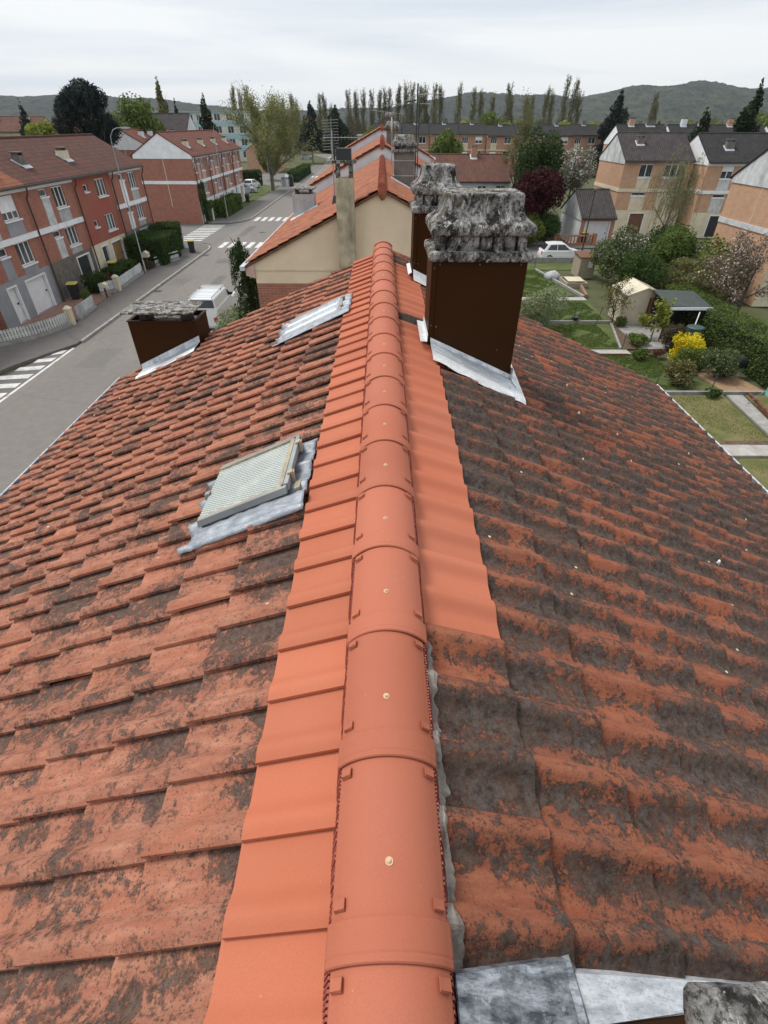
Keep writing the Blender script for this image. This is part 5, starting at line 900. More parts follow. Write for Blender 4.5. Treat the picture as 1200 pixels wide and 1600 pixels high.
# weeping tree
rng = np.random.default_rng(25); root = thing('weeping_tree', 'weeping birch with drooping pale green twigs before the orange houses', 'tree', (26.3, 53.0, 0)); mb, tips = limbs(rng, (0, 0, 0), 7.6, 3.2, .16, 10, 4, .7, .3)
strands = []
for t in tips:
    e = t[-1]
    for q in range(5):
        p0 = t[rng.integers(1, len(t))] + rng.normal(size=3) * .15; L = rng.uniform(1.2, 3.2); o = rng.normal(size=2) * .35; pts = [p0, p0 + np.array([o[0], o[1], -.1]), p0 + np.array([o[0] * 1.5, o[1] * 1.5, -L * .55]), p0 + np.array([o[0] * 1.6, o[1] * 1.6, -L])]; pts = [np.array([p[0], p[1], max(p[2], .4)]) for p in pts]; mb.tube(pts, [.014, .012, .009, .005], 3, False); strands.append(pts)
me = mb.mesh('trunk'); me.materials.append(MATS['bark_grey']); place_mesh('trunk', me, root); P, D = near_tips(strands, 11000, rng, .07); place_mesh('crown', leaf_mesh('crown', P, D, .05, 'leaf_willow', rng, .4, .2, 1.5), root)
# magnolia / blossom on the right edge
rng = np.random.default_rng(26); root = thing('blossom_tree', 'fading pinkish white blossom tree at the right frame edge', 'tree', (21.5, 31.4, 0)); mb, tips = limbs(rng, (0, 0, 0), 4.3, 2.9, .13, 11, 8, .55, .28); me = mb.mesh('trunk'); me.materials.append(MATS['bark']); place_mesh('trunk', me, root); P, D = near_tips(tips, 6500, rng, .16); place_mesh('crown', leaf_mesh('crown', P, D, .052, 'leaf_pinkblossom', rng, .7, .2), root)
# shrubs
def shrub(label, loc, R, n, size, leaf, seed, name='shrub', k=10, f=4, gap=-.2, group=None):
    return tree(name, label, loc, R[2] * 1.5, blob_set(seed, (0, 0, R[2] * .95), R, k, .62, (.32, .55)), n, size, leaf, 'bark', .05, group, seed, R[0] * .7, 6, .6, .45, gap, f, 'shrub')
shrub('large green bush with white flowers by the parked white car', (18.6, 42.2, 0), (2.4, 2.2, 2.1), 13000, .075, 'leaf_grey', 41); shrub('tall dense green bush right of the white flowered one', (21.6, 41.5, 0), (2.3, 2.2, 2.0), 12000, .075, 'leaf_hedge_light', 42); shrub('dark green bush behind the cream garden shed', (18.2, 37.2, 0), (1.9, 1.8, 1.7), 9000, .07, 'leaf_hedge', 43); shrub('olive green bush behind the green felt roof', (20.6, 35.6, 0), (2.2, 2.1, 1.8), 11000, .07, 'leaf_haze', 44)
shrub('dark shrub below the weeping birch', (25.0, 49.5, 0), (2.4, 1.8, 1.5), 8000, .08, 'leaf_hedge', 45); shrub('bushy green mass below the orange end wall', (23.4, 38.5, 0), (2.3, 2.2, 2.1), 10000, .08, 'leaf_green', 46); shrub('light green shrub under the plum tree', (14.6, 56.2, 0), (1.7, 1.4, 1.6), 8000, .08, 'leaf_spring', 47); shrub('dark evergreen shrub beside the garage', (16.6, 57.2, 0), (2.0, 1.6, 1.5), 8000, .08, 'leaf_hedge', 48); shrub('pale flowering shrub above the dark one by the garage', (17.2, 58.4, 0), (1.1, 1.0, 1.6), 4000, .07, 'leaf_blossom', 49)
shrub('pale variegated bush just beyond the roof edge right of the chimney', (9.4, 31.0, 0), (1.5, 1.6, 1.35), 7000, .055, 'leaf_pale', 50)
rng = np.random.default_rng(51); root = thing('young_tree', 'small reddish leaved tree in front of the cream shed', 'tree', (14.15, 31.6, 0)); mb, tips = limbs(rng, (0, 0, 0), 2.3, 1.3, .05, 9, 6, .9, .12); me = mb.mesh('trunk'); me.materials.append(MATS['bark']); place_mesh('trunk', me, root); P, D = near_tips(tips, 1600, rng, .10); place_mesh('crown', leaf_mesh('crown', P, D, .045, 'leaf_photinia', rng), root)
rng = np.random.default_rng(52); root = thing('fig_tree', 'young fig tree with big light green leaves before the shed door', 'tree', (15.3, 28.6, 0)); mb, tips = limbs(rng, (0, 0, 0), 2.1, 1.0, .05, 7, 4, .8, .25); me = mb.mesh('trunk'); me.materials.append(MATS['bark_pale']); place_mesh('trunk', me, root); P, D = near_tips(tips, 650, rng, .10); place_mesh('crown', leaf_mesh('crown', P, D, .075, 'leaf_yellowgreen', rng, .8), root)
shrub('bright yellow forsythia bush in flower', (15.6, 25.4, 0), (.95, .8, .85), 5200, .05, 'leaf_yellow', 53); shrub('green lower skirt of leaves beside the forsythia', (15.5, 24.5, 0), (1.0, .7, .55), 4000, .05, 'leaf_green', 54); shrub('grey green rounded shrub right of the forsythia', (16.2, 23.4, 0), (1.15, 1.0, .75), 6500, .045, 'leaf_grey', 55); shrub('photinia bush with yellowish tips in front of the forsythia', (14.1, 22.6, 0), (.85, .8, .62), 5200, .045, 'leaf_photinia', 56); shrub('brown leaved bush beside the green water barrel', (15.9, 27.3, 0), (.7, .65, .75), 4500, .04, 'leaf_brown', 57); shrub('low leafy plant at the lawn corner', (13.6, 25.8, 0), (.5, .5, .32), 1400, .05, 'leaf_hedge_light', 58); shrub('small dark plant on the garden edging', (15.0, 21.2, 0), (.40, .36, .22), 1300, .04, 'leaf_hedge', 59); shrub('green plants beside the terrace slab', (14.3, 27.9, 0), (.6, .8, .32), 1800, .05, 'leaf_green', 60); shrub('reddish low plant in the garden bed', (14.6, 26.2, 0), (.45, .4, .22), 900, .04, 'leaf_red', 61); shrub('small green shrub at the foot of the reddish tree', (14.6, 31.2, 0), (.45, .4, .35), 1400, .045, 'leaf_hedge_light', 62)
# hedges
def hedge(label, x0, x1, y0, y1, h, n, leaf='leaf_hedge', size=.07, seed=1, name='hedge', wob=.10, z0=0, rot=None):
    rng = np.random.default_rng(seed); root = thing(name, label, 'hedge', ((x0 + x1) / 2, (y0 + y1) / 2, z0)); a, b = (x1 - x0) / 2, (y1 - y0) / 2
    m = MB(); m.box(-a * .93 + .02, a * .93 - .02, -b * .95, b * .95, 0, h * .93); me = m.mesh('hedge_core'); me.materials.append(MATS['hedge_core']); place_mesh('hedge_core', me, root)
    P = np.stack([rng.uniform(-a, a, n), rng.uniform(-b, b, n), rng.uniform(0, h, n)], 1); ar = np.array([b * h, b * h, a * h, a * h, 2 * a * b]); k = rng.choice(5, n, p=ar / ar.sum()); D = np.zeros((n, 3))
    for i, (ax, v, dv) in enumerate([(0, a, 1), (0, -a, -1), (1, b, 1), (1, -b, -1), (2, h, 1)]): s = k == i; P[s, ax] = v; D[s, ax] = dv
    P += D * (hnoise(P, 2.2, seed)[:, None] * wob) + rng.normal(size=P.shape) * .05; P[:, 2] = np.maximum(P[:, 2], .02)
    place_mesh('foliage', leaf_mesh('foliage', P, D, size, leaf, rng, .6, .45), root); return root
hedge('dark clipped hedge at the street corner, taller front block', -21.6, -18.6, 47.2, 51.4, 2.1, 14000, seed=1); hedge('dark clipped hedge behind the taller corner block', -21.4, -19.4, 52.4, 55.0, 2.3, 8000, seed=2); hedge('low dark hedge in the garden of the red house', -21.2, -19.9, 41.2, 44.6, 1.0, 5000, seed=3)
hedge('long hedge below the big white gable', -33, -21.2, 71.8, 73.6, 2.1, 15000, 'leaf_hedge_light', .09, 4); hedge('rounded hedge beside the second brick terrace', -21.4, -20.1, 74.6, 84, 1.9, 12000, 'leaf_hedge_light', .09, 5, wob=.3); hedge('hedge along the pavement near the far zebra crossing', -19.4, -17.6, 124, 150, 1.9, 12000, 'leaf_hedge', .12, 6, wob=.3); hedge('tall dark hedge at the back of the left car park', -36, -24, 118, 120, 2.4, 9000, 'leaf_hedge', .12, 7, wob=.4)
hedge('clipped green hedge along the garden on the right', 18.0, 19.6, 19, 34, 1.75, 24000, 'leaf_hedge_light', .05, 8, wob=.16); hedge('dark hedge behind the right garden path', 17.4, 18.4, 12, 19.4, 1.5, 9000, 'leaf_hedge', .05, 9)
shrub('ivy climbing the corner of the big white gabled house', (-21.6, 70.9, 0), (.5, .4, 2.6), 3500, .09, 'leaf_hedge', 63); shrub('dark bush in front of the open garage', (-20.6, 38.6, 0), (.95, .95, .85), 5500, .055, 'leaf_hedge', 64); shrub('reddish heather mass behind the white fence', (-20.4, 40.6, 0), (.8, .9, .5), 3500, .05, 'leaf_red', 65); shrub('slim columnar shrub by the driveway fence', (-19.7, 35.3, 0), (.28, .28, .72), 2600, .04, 'leaf_green', 66); shrub('small ball shrub by the street corner fence', (-19.6, 46.2, 0), (.5, .5, .4), 1600, .05, 'leaf_brown', 67)
shrub('light green shrub top showing beside the white van', (-7.6, 27.2, 0), (1.3, 1.3, 1.25), 7000, .06, 'leaf_pale', 68)
# drooping conifer between the houses
rng = np.random.default_rng(69); root = thing('conifer_tree', 'drooping conifer branch tip left of the beige gable', 'tree', (-5.15, 21.0, 0)); mb = MB(); mb.tube([(0, 0, 0), (.05, .05, 3), (-.1, 0, 5.6), (-.5, 0, 6.45)], [.12, .09, .04, .01], 6); P = []; br = []
for i in range(46):
    t = i / 45; z = 1.4 + 4.7 * t; L = .85 * (1 - t * .6); a = i * 2.4; e = np.array([math.cos(a) * L, math.sin(a) * L, z + .1 - L * .15]); e2 = np.array([math.cos(a) * L * 1.12, math.sin(a) * L * 1.12, z - .5]); cx_ = -.35 * max(0, t - .75) * 4; e = e + np.array([cx_, 0, 0]); e2 = e2 + np.array([cx_, 0, 0]); pts = [np.array([cx_, 0, z]), np.array([cx_ + math.cos(a) * L * .5, math.sin(a) * L * .5, z + .18]), e, e2]; mb.tube(pts, [.03, .022, .014, .004], 4, False); br.append(pts)
me = mb.mesh('trunk'); me.materials.append(MATS['bark']); place_mesh('trunk', me, root); P, D = near_tips(br, 13000, rng, .065); P[:, 2] -= np.abs(rng.normal(size=len(P))) * .12; place_mesh('crown', leaf_mesh('crown', P, D, .075, 'leaf_evergreen', rng, .22, .1, 1.6), root)
# grass tufts in the gardens
def blades(name, label, polys, n, h, m, seed):
    rng = np.random.default_rng(seed); P = []
    for (x0, x1, y0, y1), w in polys: k = int(n * w); P.append(np.stack([rng.uniform(x0, x1, k), rng.uniform(y0, y1, k), np.full(k, .02)], 1))
    P = np.concatenate(P); P = P[hnoise(P, 2.0, 3) + .5 * hnoise(P, 7, 1) > -.25]; n = len(P); a = rng.random(n) * 6.28; s = h * (.5 + rng.random(n)); d = np.stack([np.cos(a), np.sin(a), 0 * a], 1); e = np.stack([rng.normal(size=n) * .4, rng.normal(size=n) * .4, np.ones(n)], 1)
    V = np.stack([P - d * .013, P + d * .013, P + e * s[:, None]], 1).reshape(-1, 3); o = link(bpy.data.objects.new(name, np_mesh(name, V, np.arange(3 * n).reshape(-1, 3), rng.random(n), m))); o['kind'] = 'stuff'; o['label'] = label; o['category'] = 'grass'
blades('grass', 'short green lawn grass in the right-hand gardens', [((4.7, 13.4, 38.3, 46.2), .3), ((4.7, 14.0, 32.3, 36.8), .2), ((4.7, 13.2, 27.5, 31.6), .2), ((4.7, 14.5, 22.0, 26.4), .3)], 130000, .07, 'grass_blade', 5)
blades('dry_grass', 'thin dry grass in the nearest right-hand garden', [((4.7, 15.3, 17.2, 21.4), .5), ((4.7, 20, 9, 15.9), .5)], 26000, .05, 'leaf_willow', 6)

# ---- distance: poplars, woods, hills
rng = np.random.default_rng(81); POP = []
for v in range(3):
    mb = MB(); tips = []; h = 1.0; mb.tube([(0, 0, 0), (0, 0, .5), (0, 0, .97)], [.014, .009, .001], 5)
    for i in range(90):
        z = .08 + .78 * rng.random(); a = rng.random() * 6.28; L = (.16 + .10 * rng.random()) * (1.05 - .55 * z); w = .045 * (1.12 - .7 * z) * (.7 + .6 * rng.random()); pts = [np.array([0, 0, z]), np.array([math.cos(a) * w, math.sin(a) * w, z + L * .4]), np.array([math.cos(a) * w * 1.25, math.sin(a) * w * 1.25, z + L])]; mb.tube(pts, [.0032, .0024, .0006], 3, False); tips.append(pts)
    P, D = near_tips(tips, 2600, rng, .009); tm = mb.mesh('trunk'); tm.materials.append(MATS['bark_grey']); POP.append((tm, leaf_mesh('crown', P, D, .0075, 'leaf_haze', rng, .5, .1, -1)))
pop = sorted([(-57.3, 250, 22.5), (-54.8, 252, 21.5), (-52.2, 250, 21.8), (-46, 258, 16.5), (-42, 262, 17), (-39.5, 256, 18), (-34.8, 250, 20), (-33.4, 251, 18.5), (-24.6, 255, 19.5), (-22.4, 251, 20), (-20.6, 257, 17), (-13, 250, 20.5), (-10.2, 254, 21), (-7.3, 250, 21.5), (-4.0, 252, 20.8), (-.9, 250, 21.3), (1.2, 252, 22), (2.9, 250, 21), (6.4, 255, 23), (9.5, 250, 23.8), (11.8, 253, 23), (14.6, 250, 22.6), (16.9, 255, 23.4), (20.3, 250, 22.6), (23.4, 258, 23), (29.7, 250, 23.6), (35.5, 250, 21.3), (38.8, 253, 21.5), (42.6, 250, 20.4), (48.8, 250, 22.8), (51.2, 256, 20), (56.6, 252, 19.8), (58.2, 250, 19.4), (63.4, 250, 22.2), (67, 255, 21.8), (70.6, 250, 25), (73.4, 248, 24.6), (76.3, 250, 21.5), (108, 256, 20.8), (110, 258, 18)])
for i, (x, y, h) in enumerate(pop):
    root = thing('poplar_tree', 'slim leafless poplar on the skyline, %s from the left' % ORD[i], 'tree', (x, y, 0), 'row of poplars on the skyline'); tm, cm = POP[i % 3]; root.scale = (h * (1.15 + .4 * ((i * 7) % 5) / 5), h * 1.25, h); root.rotation_euler.z = i * 1.7; place_mesh('trunk', tm, root); place_mesh('crown', cm, root)
protos = []
for v, lf in enumerate(['leaf_green', 'leaf_yellowgreen', 'leaf_haze', 'leaf_brown', 'leaf_conifer', 'leaf_spring']):
    r = np.random.default_rng(90 + v); mb, tips = limbs(r, (0, 0, 0), 1.0, .34, .025, 7, 4, .7, .25); tm = mb.mesh('trunk'); tm.materials.append(MATS['bark_grey'])
    bl = conifer_blobs(1, .28, .15, 10, v) if lf == 'leaf_conifer' else blob_set(95 + v, (0, 0, .62), (.38, .38, .34), 11, .62, (.3, .5)); P, D = crown_pts(bl, 2600, r, .45, -.1, 12); protos.append((tm, leaf_mesh('crown', P, D, .024, lf, r)))
NMC = ['mid green', 'yellow-green', 'hazy half-bare', 'brown half-bare', 'dark coniferous', 'fresh green']
far = []
rw = np.random.default_rng(99)
for i, (x, y, h, k) in enumerate([(22.6, 178, 11.5, 1), (27, 186, 10.5, 1), (33, 190, 13.5, 0), (38, 182, 12.0, 5), (58, 200, 11.5, 1), (63, 194, 11.3, 1), (69, 190, 10.9, 1), (90, 190, 12.0, 1), (96, 182, 11.8, 5), (-2, 232, 10.5, 5), (4, 225, 10, 0), (-13, 235, 10, 3)]): far.append((x, y, h, k))
for x in np.arange(-150, 190, 8.5): far.append((x + rw.uniform(-3, 3), 285 + rw.uniform(-18, 40), rw.uniform(10, 14.5), int(rw.choice([2, 3, 3, 2, 0, 4]))))
for x in np.arange(95, 240, 7.5): far.append((x + rw.uniform(-3, 3), 205 + rw.uniform(-25, 50), rw.uniform(11, 15.5), int(rw.choice([2, 0, 3, 4, 5, 2]))))
for x in np.arange(-170, -62, 8): far.append((x + rw.uniform(-3, 3), 190 + rw.uniform(-25, 50), rw.uniform(9, 12), int(rw.choice([2, 0, 3, 4]))))
far.sort(key=lambda q: q[0] / q[1]); cnt = {}
tot = {k: sum(1 for q in far if q[3] == k) for k in range(6)}
for x, y, h, k in far:
    i = cnt.get(k, 0); cnt[k] = i + 1
    root = thing('distant_tree', '%s tree in the woods below the skyline, %s of its kind from the left' % (NMC[k], ORD[min(i, 48)]), 'tree', (x, y, 0), 'trees in the distant woods'); root.scale = (h * rw.uniform(.9, 1.25), h, h); root.rotation_euler.z = rw.uniform(0, 6.28); place_mesh('trunk', protos[k][0], root); place_mesh('crown', protos[k][1], root)
# wooded hills
def forest_mat(name, a, b, c):
    t = NT(name); n = t.noise(.02, 6, .6); n2 = t.noise(.055, 6, .8); cc = t.mix(t.ramp(n2, .42, .58), a, b); cc = t.mix(t.math('MULTIPLY', t.ramp(n, .5, .62), .7), cc, c); return t.fin(cc, .95, 0, .1)
forest_mat('forest', (.007, .011, .008), (.048, .056, .030), (.075, .084, .038)); forest_mat('forest_brown', (.010, .014, .012), (.046, .052, .034), (.062, .064, .04))  # tree tones, contrast widened to put canopy shading into the colour
def hill(name, xs, hs, y0, y1, m, seed, nx=420, ny=46, bumps=5.0):
    rng = np.random.default_rng(seed); X = np.linspace(xs[0], xs[-1], nx); H = np.interp(X, xs, hs); k = np.hanning(15); k /= k.sum(); H = np.convolve(np.pad(H, 7, 'edge'), k, 'valid'); V = []
    for j in range(ny):
        t = j / (ny - 1); prof_ = math.sin(min(1, t * 1.25) * math.pi / 2) ** 1.25; y = y0 + (y1 - y0) * t; r = 1 + .10 * np.sin(X * .006 + j * .35 + seed) + .05 * np.sin(X * .017 - j * .5)
        z = H * prof_ * (r if t < .78 else 1) - 2 + bumps * rng.random(nx) * (t > .02); V.append(np.stack([X + rng.normal(size=nx) * 2, np.full(nx, y) + rng.normal(size=nx) * 4, z], 1))
    V = np.concatenate(V); idx = np.arange(nx * ny).reshape(ny, nx); Fq = np.stack([idx[:-1, :-1].ravel(), idx[:-1, 1:].ravel(), idx[1:, 1:].ravel(), idx[1:, :-1].ravel()], 1)
    o = link(bpy.data.objects.new(name, np_mesh(name, V, Fq, None, m))); o['kind'] = 'structure'; return o
hill('hill', [-2700, -1900, -1460, -1360, -1290, -1180, -1000, -730, -560, -420, -260], [95, 86, 80, 78, 92, 86, 78, 66, 52, 36, 10], 1500, 2750, 'forest_brown', 2)
hill('hill', [-700, -400, -240, 60, 200, 314, 440, 573, 700, 840, 1000], [30, 44, 46, 60, 84, 98, 92, 92, 80, 62, 40], 1950, 2640, 'forest_brown', 5)
hill('hill', [420, 560, 640, 740, 830, 900, 1000, 1060, 1180, 1290, 1400, 1550, 1800, 2400, 3000], [6, 34, 56, 80, 96, 108, 116, 124, 114, 110, 104, 105, 96, 84, 66], 1450, 2760, 'forest', 8, 520, 60, 7.0)

# ================================================================== street furniture and vehicles
def lamp_post(label, x, y, h, reach, ang):
    root = thing('street_lamp', label, 'street lamp', (x, y, 0), 'street lamps', ang)
    def pm(b, nm, m, par): me = b.mesh(nm); me.materials.append(MATS[m]); return place_mesh(nm, me, par)
    b = MB(); b.tube([(0, 0, 0), (0, 0, 1.0), (0, 0, 1.01), (0, 0, h - .9)], [.07, .065, .045, .030], 8); pm(b, 'pole', 'galvanised', root)
    b = MB(); b.tube([(0, 0, h - .92), (.05, 0, h - .45), (.3, 0, h - .1), (reach * .6, 0, h), (reach, 0, h + .03)], [.030, .026, .024, .022, .022], 6); a = pm(b, 'arm', 'galvanised', root)
    b = MB(); b.loft([[(reach - .05, -.05, h - .03), (reach - .05, .05, h - .03), (reach - .05, .05, h + .07), (reach - .05, -.05, h + .07)], [(reach + .25, -.11, h - .04), (reach + .25, .11, h - .04), (reach + .25, .08, h + .09), (reach + .25, -.08, h + .09)], [(reach + .6, -.06, h - .01), (reach + .6, .06, h - .01), (reach + .6, .05, h + .05), (reach + .6, -.05, h + .05)]]); pm(b, 'lamp_head', 'galvanised', a)
lamp_post('tall street lamp in front of the red painted house', -19.35, 44.6, 9.5, .9, .4); lamp_post('street lamp at the corner of the side street', -19.8, 74.1, 9.9, 1.7, 0.0); lamp_post('street lamp in front of the lime tree', -19.5, 103.9, 8.5, .6, 2.6); lamp_post('farthest street lamp before the pines', -24.4, 200, 10.4, 1.4, 0.0)
b = thing('street_lamp', 'slim dark lamp post behind the parked white car', 'street lamp', (19.2, 53.4, 0), 'street lamps'); m = MB(); m.tube([(0, 0, 0), (0, 0, 3), (.0, 0, 5.0)], [.07, .05, .035], 7); me = m.mesh('pole'); me.materials.append(MATS['dark_metal']); place_mesh('pole', me, b); m = MB(); m.tube([(0, 0, 5.0), (0, 0, 5.12)], [.06, .2], 10); m.tube([(0, 0, 5.12), (0, 0, 5.2)], [.2, .05], 10); me = m.mesh('lamp_head'); me.materials.append(MATS['dark_metal']); place_mesh('lamp_head', me, b)
def wheelie(label, x, y, rot=0, lid='yellow_plastic', h=1.0, w=.58):
    root = thing('wheelie_bin', label, 'bin', (x, y, .1), 'wheelie bins', rot)
    def pm(b, nm, m): me = b.mesh(nm); me.materials.append(MATS[m]); return place_mesh(nm, me, root)
    b = MB(); b.loft([[(-w * .38, -w * .36, .08), (w * .38, -w * .36, .08), (w * .38, w * .42, .08), (-w * .38, w * .42, .08)], [(-w * .5, -w * .5, h), (w * .5, -w * .5, h), (w * .5, w * .55, h), (-w * .5, w * .55, h)]]); pm(b, 'body', 'black_plastic')
    b = MB(); b.loft([[(-w * .54, -w * .55, h + .003), (w * .54, -w * .55, h + .003), (w * .54, w * .6, h + .003), (-w * .54, w * .6, h + .003)], [(-w * .5, -w * .5, h + .07), (w * .5, -w * .5, h + .07), (w * .5, w * .5, h + .09), (-w * .5, w * .5, h + .09)]]); pm(b, 'lid', lid)
    for s in (-1, 1): b = MB(); b.tube([(s * w * .40, w * .45, .1), (s * w * .48, w * .45, .1)], .1, 10); pm(b, 'wheel', 'rubber')
wheelie('dark bin with yellow lid on the pavement corner', -17.9, 52.6, .3); wheelie('dark bin with yellow lid beside the white garage door', -21.2, 36.7, .2); wheelie('bin with yellow lid behind the low hedge', -21.3, 43.4, .1); wheelie('dark bin standing in the second terrace front garden', -20.8, 91, 0, 'black_plastic'); wheelie('bin with yellow lid by the garage balustrade', 20.6, 57.6, .1)
# post boxes, sign, recycling containers
r = thing('mailbox', 'cream mailbox on its post beside the tall street lamp', 'mailbox', (-19.6, 46.0, .1)); m = MB(); m.box(-19.65, -19.55, 45.95, 46.05, .1, 1.0); m.build('post', 'wood_brown', r); m = MB(); m.loft([[(-19.85, 45.75, 1.0), (-19.35, 45.75, 1.0), (-19.35, 45.75, 1.3), (-19.6, 45.75, 1.45), (-19.85, 45.75, 1.3)], [(-19.85, 46.25, 1.0), (-19.35, 46.25, 1.0), (-19.35, 46.25, 1.3), (-19.6, 46.25, 1.45), (-19.85, 46.25, 1.3)]]); m.build('box', 'plastic_cream', r)
r = thing('mailbox', 'cream mailbox on the white driveway fence', 'mailbox', (-19.2, 37.0, .1)); m = MB(); m.box(-19.25, -19.15, 36.95, 37.05, .1, .8); m.build('post', 'wood_brown', r); m = MB(); m.loft([[(-19.42, 36.8, .8), (-18.98, 36.8, .8), (-18.98, 36.8, 1.0), (-19.2, 36.8, 1.12), (-19.42, 36.8, 1.0)], [(-19.42, 37.2, .8), (-18.98, 37.2, .8), (-18.98, 37.2, 1.0), (-19.2, 37.2, 1.12), (-19.42, 37.2, 1.0)]]); m.build('box', 'plastic_cream', r)
r = thing('street_sign', 'street name sign on a thin pole by the long hedge', 'sign', (-22.6, 71.4, 0)); m = MB(); m.tube([(-22.6, 71.4, 0), (-22.6, 71.4, 2.9)], .035, 6); m.build('pole', 'galvanised', r); m = MB(); m.box(-22.9, -22.3, 71.33, 71.36, 2.55, 2.85); m.build('plate', 'white_paint', r)
r = thing('utility_cabinet', 'white utility cabinet by the hedge on the corner', 'cabinet', (-21.4, 73, .1)); m = MB(); m.box(-21.7, -21.1, 72.4, 72.75, .1, 1.35); m.build('cabinet_body', 'render_white', r); m = MB(); m.box(-21.74, -21.06, 72.36, 72.79, 1.35, 1.42); m.build('cabinet_top', 'concrete_slab', r)
for i, (x, mt, lb) in enumerate([(-19.0, 'paint_silver', 'grey recycling container by the lime tree, left'), (-18.3, 'panel_white', 'pale recycling container by the lime tree, middle'), (-17.6, 'dark_metal', 'dark recycling container by the lime tree, right')]):
    r = thing('recycling_container', lb, 'container', (x, 116, .1), 'recycling containers'); m = MB(); m.loft([[(x - .42, 115.6, .1), (x + .42, 115.6, .1), (x + .42, 116.4, .1), (x - .42, 116.4, .1)], [(x - .46, 115.56, 1.6), (x + .46, 115.56, 1.6), (x + .46, 116.44, 1.6), (x - .46, 116.44, 1.6)], [(x - .25, 115.75, 2.0), (x + .25, 115.75, 2.0), (x + .25, 116.25, 2.0), (x - .25, 116.25, 2.0)]]); m.build('body', mt, r); m = MB(); m.tube([(x, 115.58, 1.5), (x, 115.5, 1.5)], .14, 10); m.build('slot', 'black_plastic', r)
# white fences with low concrete base
def picket(label, pts, h=.62, zb=.28, step=.16, pill=False):
    root = thing('picket_fence', label, 'fence', (*pts[0], 0), 'white picket fences'); P = [Vector((x, y, 0)) for x, y in pts]; base = MB(); pk = MB(); rl = MB(); rings = []
    for i, p in enumerate(P):
        d = (P[min(i + 1, len(P) - 1)] - P[max(i - 1, 0)]).normalized(); n = Vector((-d.y, d.x, 0)) * .11; rings.append([p - n, p + n, p + n + Vector((0, 0, zb)), p - n + Vector((0, 0, zb))])
    base.loft(rings); base.build('plinth', 'stone_kerb', root)
    for a, b in zip(P, P[1:]):
        L = (b - a).length; d = (b - a) / L; n = Vector((-d.y, d.x, 0)); k = int(L / step)
        for i in range(k):
            c = a + d * (i + .5) * L / k; w = d * .055; t = n * .018; z0, z1 = zb + .05, zb + h + random.uniform(-.015, .015); pk.hexa([c - w - t + Vector((0, 0, z0)), c + w - t + Vector((0, 0, z0)), c + w + t + Vector((0, 0, z0)), c - w + t + Vector((0, 0, z0)), c - w - t + Vector((0, 0, z1)), c + w - t + Vector((0, 0, z1)), c + w + t + Vector((0, 0, z1)), c - w + t + Vector((0, 0, z1))])
        for z in (.16, .46): rl.hexa([a + n * .02 + Vector((0, 0, zb + z)), b + n * .02 + Vector((0, 0, zb + z)), b + n * .05 + Vector((0, 0, zb + z)), a + n * .05 + Vector((0, 0, zb + z)), a + n * .02 + Vector((0, 0, zb + z + .07)), b + n * .02 + Vector((0, 0, zb + z + .07)), b + n * .05 + Vector((0, 0, zb + z + .07)), a + n * .05 + Vector((0, 0, zb + z + .07))])
    o = pk.build('picket', 'panel_stained', root, 'stuff'); rl.build('rail', 'panel_stained', root)
    for e in (P[-1],) if pill else (): m = MB(); m.box(e.x - .16, e.x + .16, e.y - .16, e.y + .16, 0, 1.05); m.loft([[(e.x - .2, e.y - .2, 1.05), (e.x + .2, e.y - .2, 1.05), (e.x + .2, e.y + .2, 1.05), (e.x - .2, e.y + .2, 1.05)], [(e.x - .06, e.y - .06, 1.2), (e.x + .06, e.y - .06, 1.2), (e.x + .06, e.y + .06, 1.2), (e.x - .06, e.y + .06, 1.2)]]); m.build('pillar', 'render_cream', root)
picket('curved white picket fence around the lawn at the left frame edge', [(-24.5, 25.2), (-22.4, 26.1), (-20.9, 27.2), (-19.7, 28.5), (-19.0, 29.9), (-18.75, 31.1)], pill=True); picket('short white picket fence at the grey house driveway', [(-18.8, 32.0), (-18.95, 34.6)]); picket('white fence in front of the red heather', [(-19.9, 37.6), (-19.2, 38.9)], pill=True); picket('solid looking white fence before the low dark hedge', [(-19.2, 39.2), (-19.45, 44.2)], step=.115); picket('low pale fence beside the corner hedge', [(-19.3, 46.8), (-18.2, 49.6)], .3)
def rail_fence(label, pts, h=1.1, step=2.5, m='metal_green_dark', wires=4, r=.025):
    root = thing('wire_fence', label, 'fence', (*pts[0], 0), 'wire fences'); P = [Vector((x, y, 0)) for x, y in pts]
    for a, b in zip(P, P[1:]):
        L = (b - a).length; k = max(1, int(L / step))
        for i in range(k + 1): q = a + (b - a) * i / k; t = MB(); t.tube([q, q + Vector((0, 0, h))], r, 5); t.build('post', m, root)
        for w in range(wires): t = MB(); z = h * (w + 1) / wires - .02; t.tube([a + Vector((0, 0, z)), b + Vector((0, 0, z))], .006, 3); t.build('wire', m, root)
rail_fence('thin wire fence between the two nearest right lawns', [(4.7, 21.75), (15.2, 21.75)], .9); rail_fence('wire fence before the pale bush', [(5, 27.3), (13.2, 27.3)], .9, 3.2); rail_fence('wire fence along the low garden wall', [(5, 31.95), (14.2, 31.95)], 1.0, 2.2); rail_fence('wire fence at the end of the garden lawns', [(5, 46.5), (13, 46.5)], 1.0, 2.4); rail_fence('dark fence across the end of the street', [(-24, 254), (-4, 256), (14, 256)], 2.0, 3, wires=6, r=.05); rail_fence('mesh fence beside the left car park', [(-20.3, 93), (-20.3, 101)], 1.3, 2, wires=6)
m = MB(); m.box(5, 26, 49.05, 49.3, -.05, .45); tag(m.build('garden_wall', 'stone_kerb'), 'low grey garden wall in front of the parked white car', 'wall'); m = MB(); m.box(5, 17.5, 57.2, 57.4, 0, .75); tag(m.build('garden_wall', 'concrete_slab'), 'low pale wall across the road behind the parked white car', 'wall')
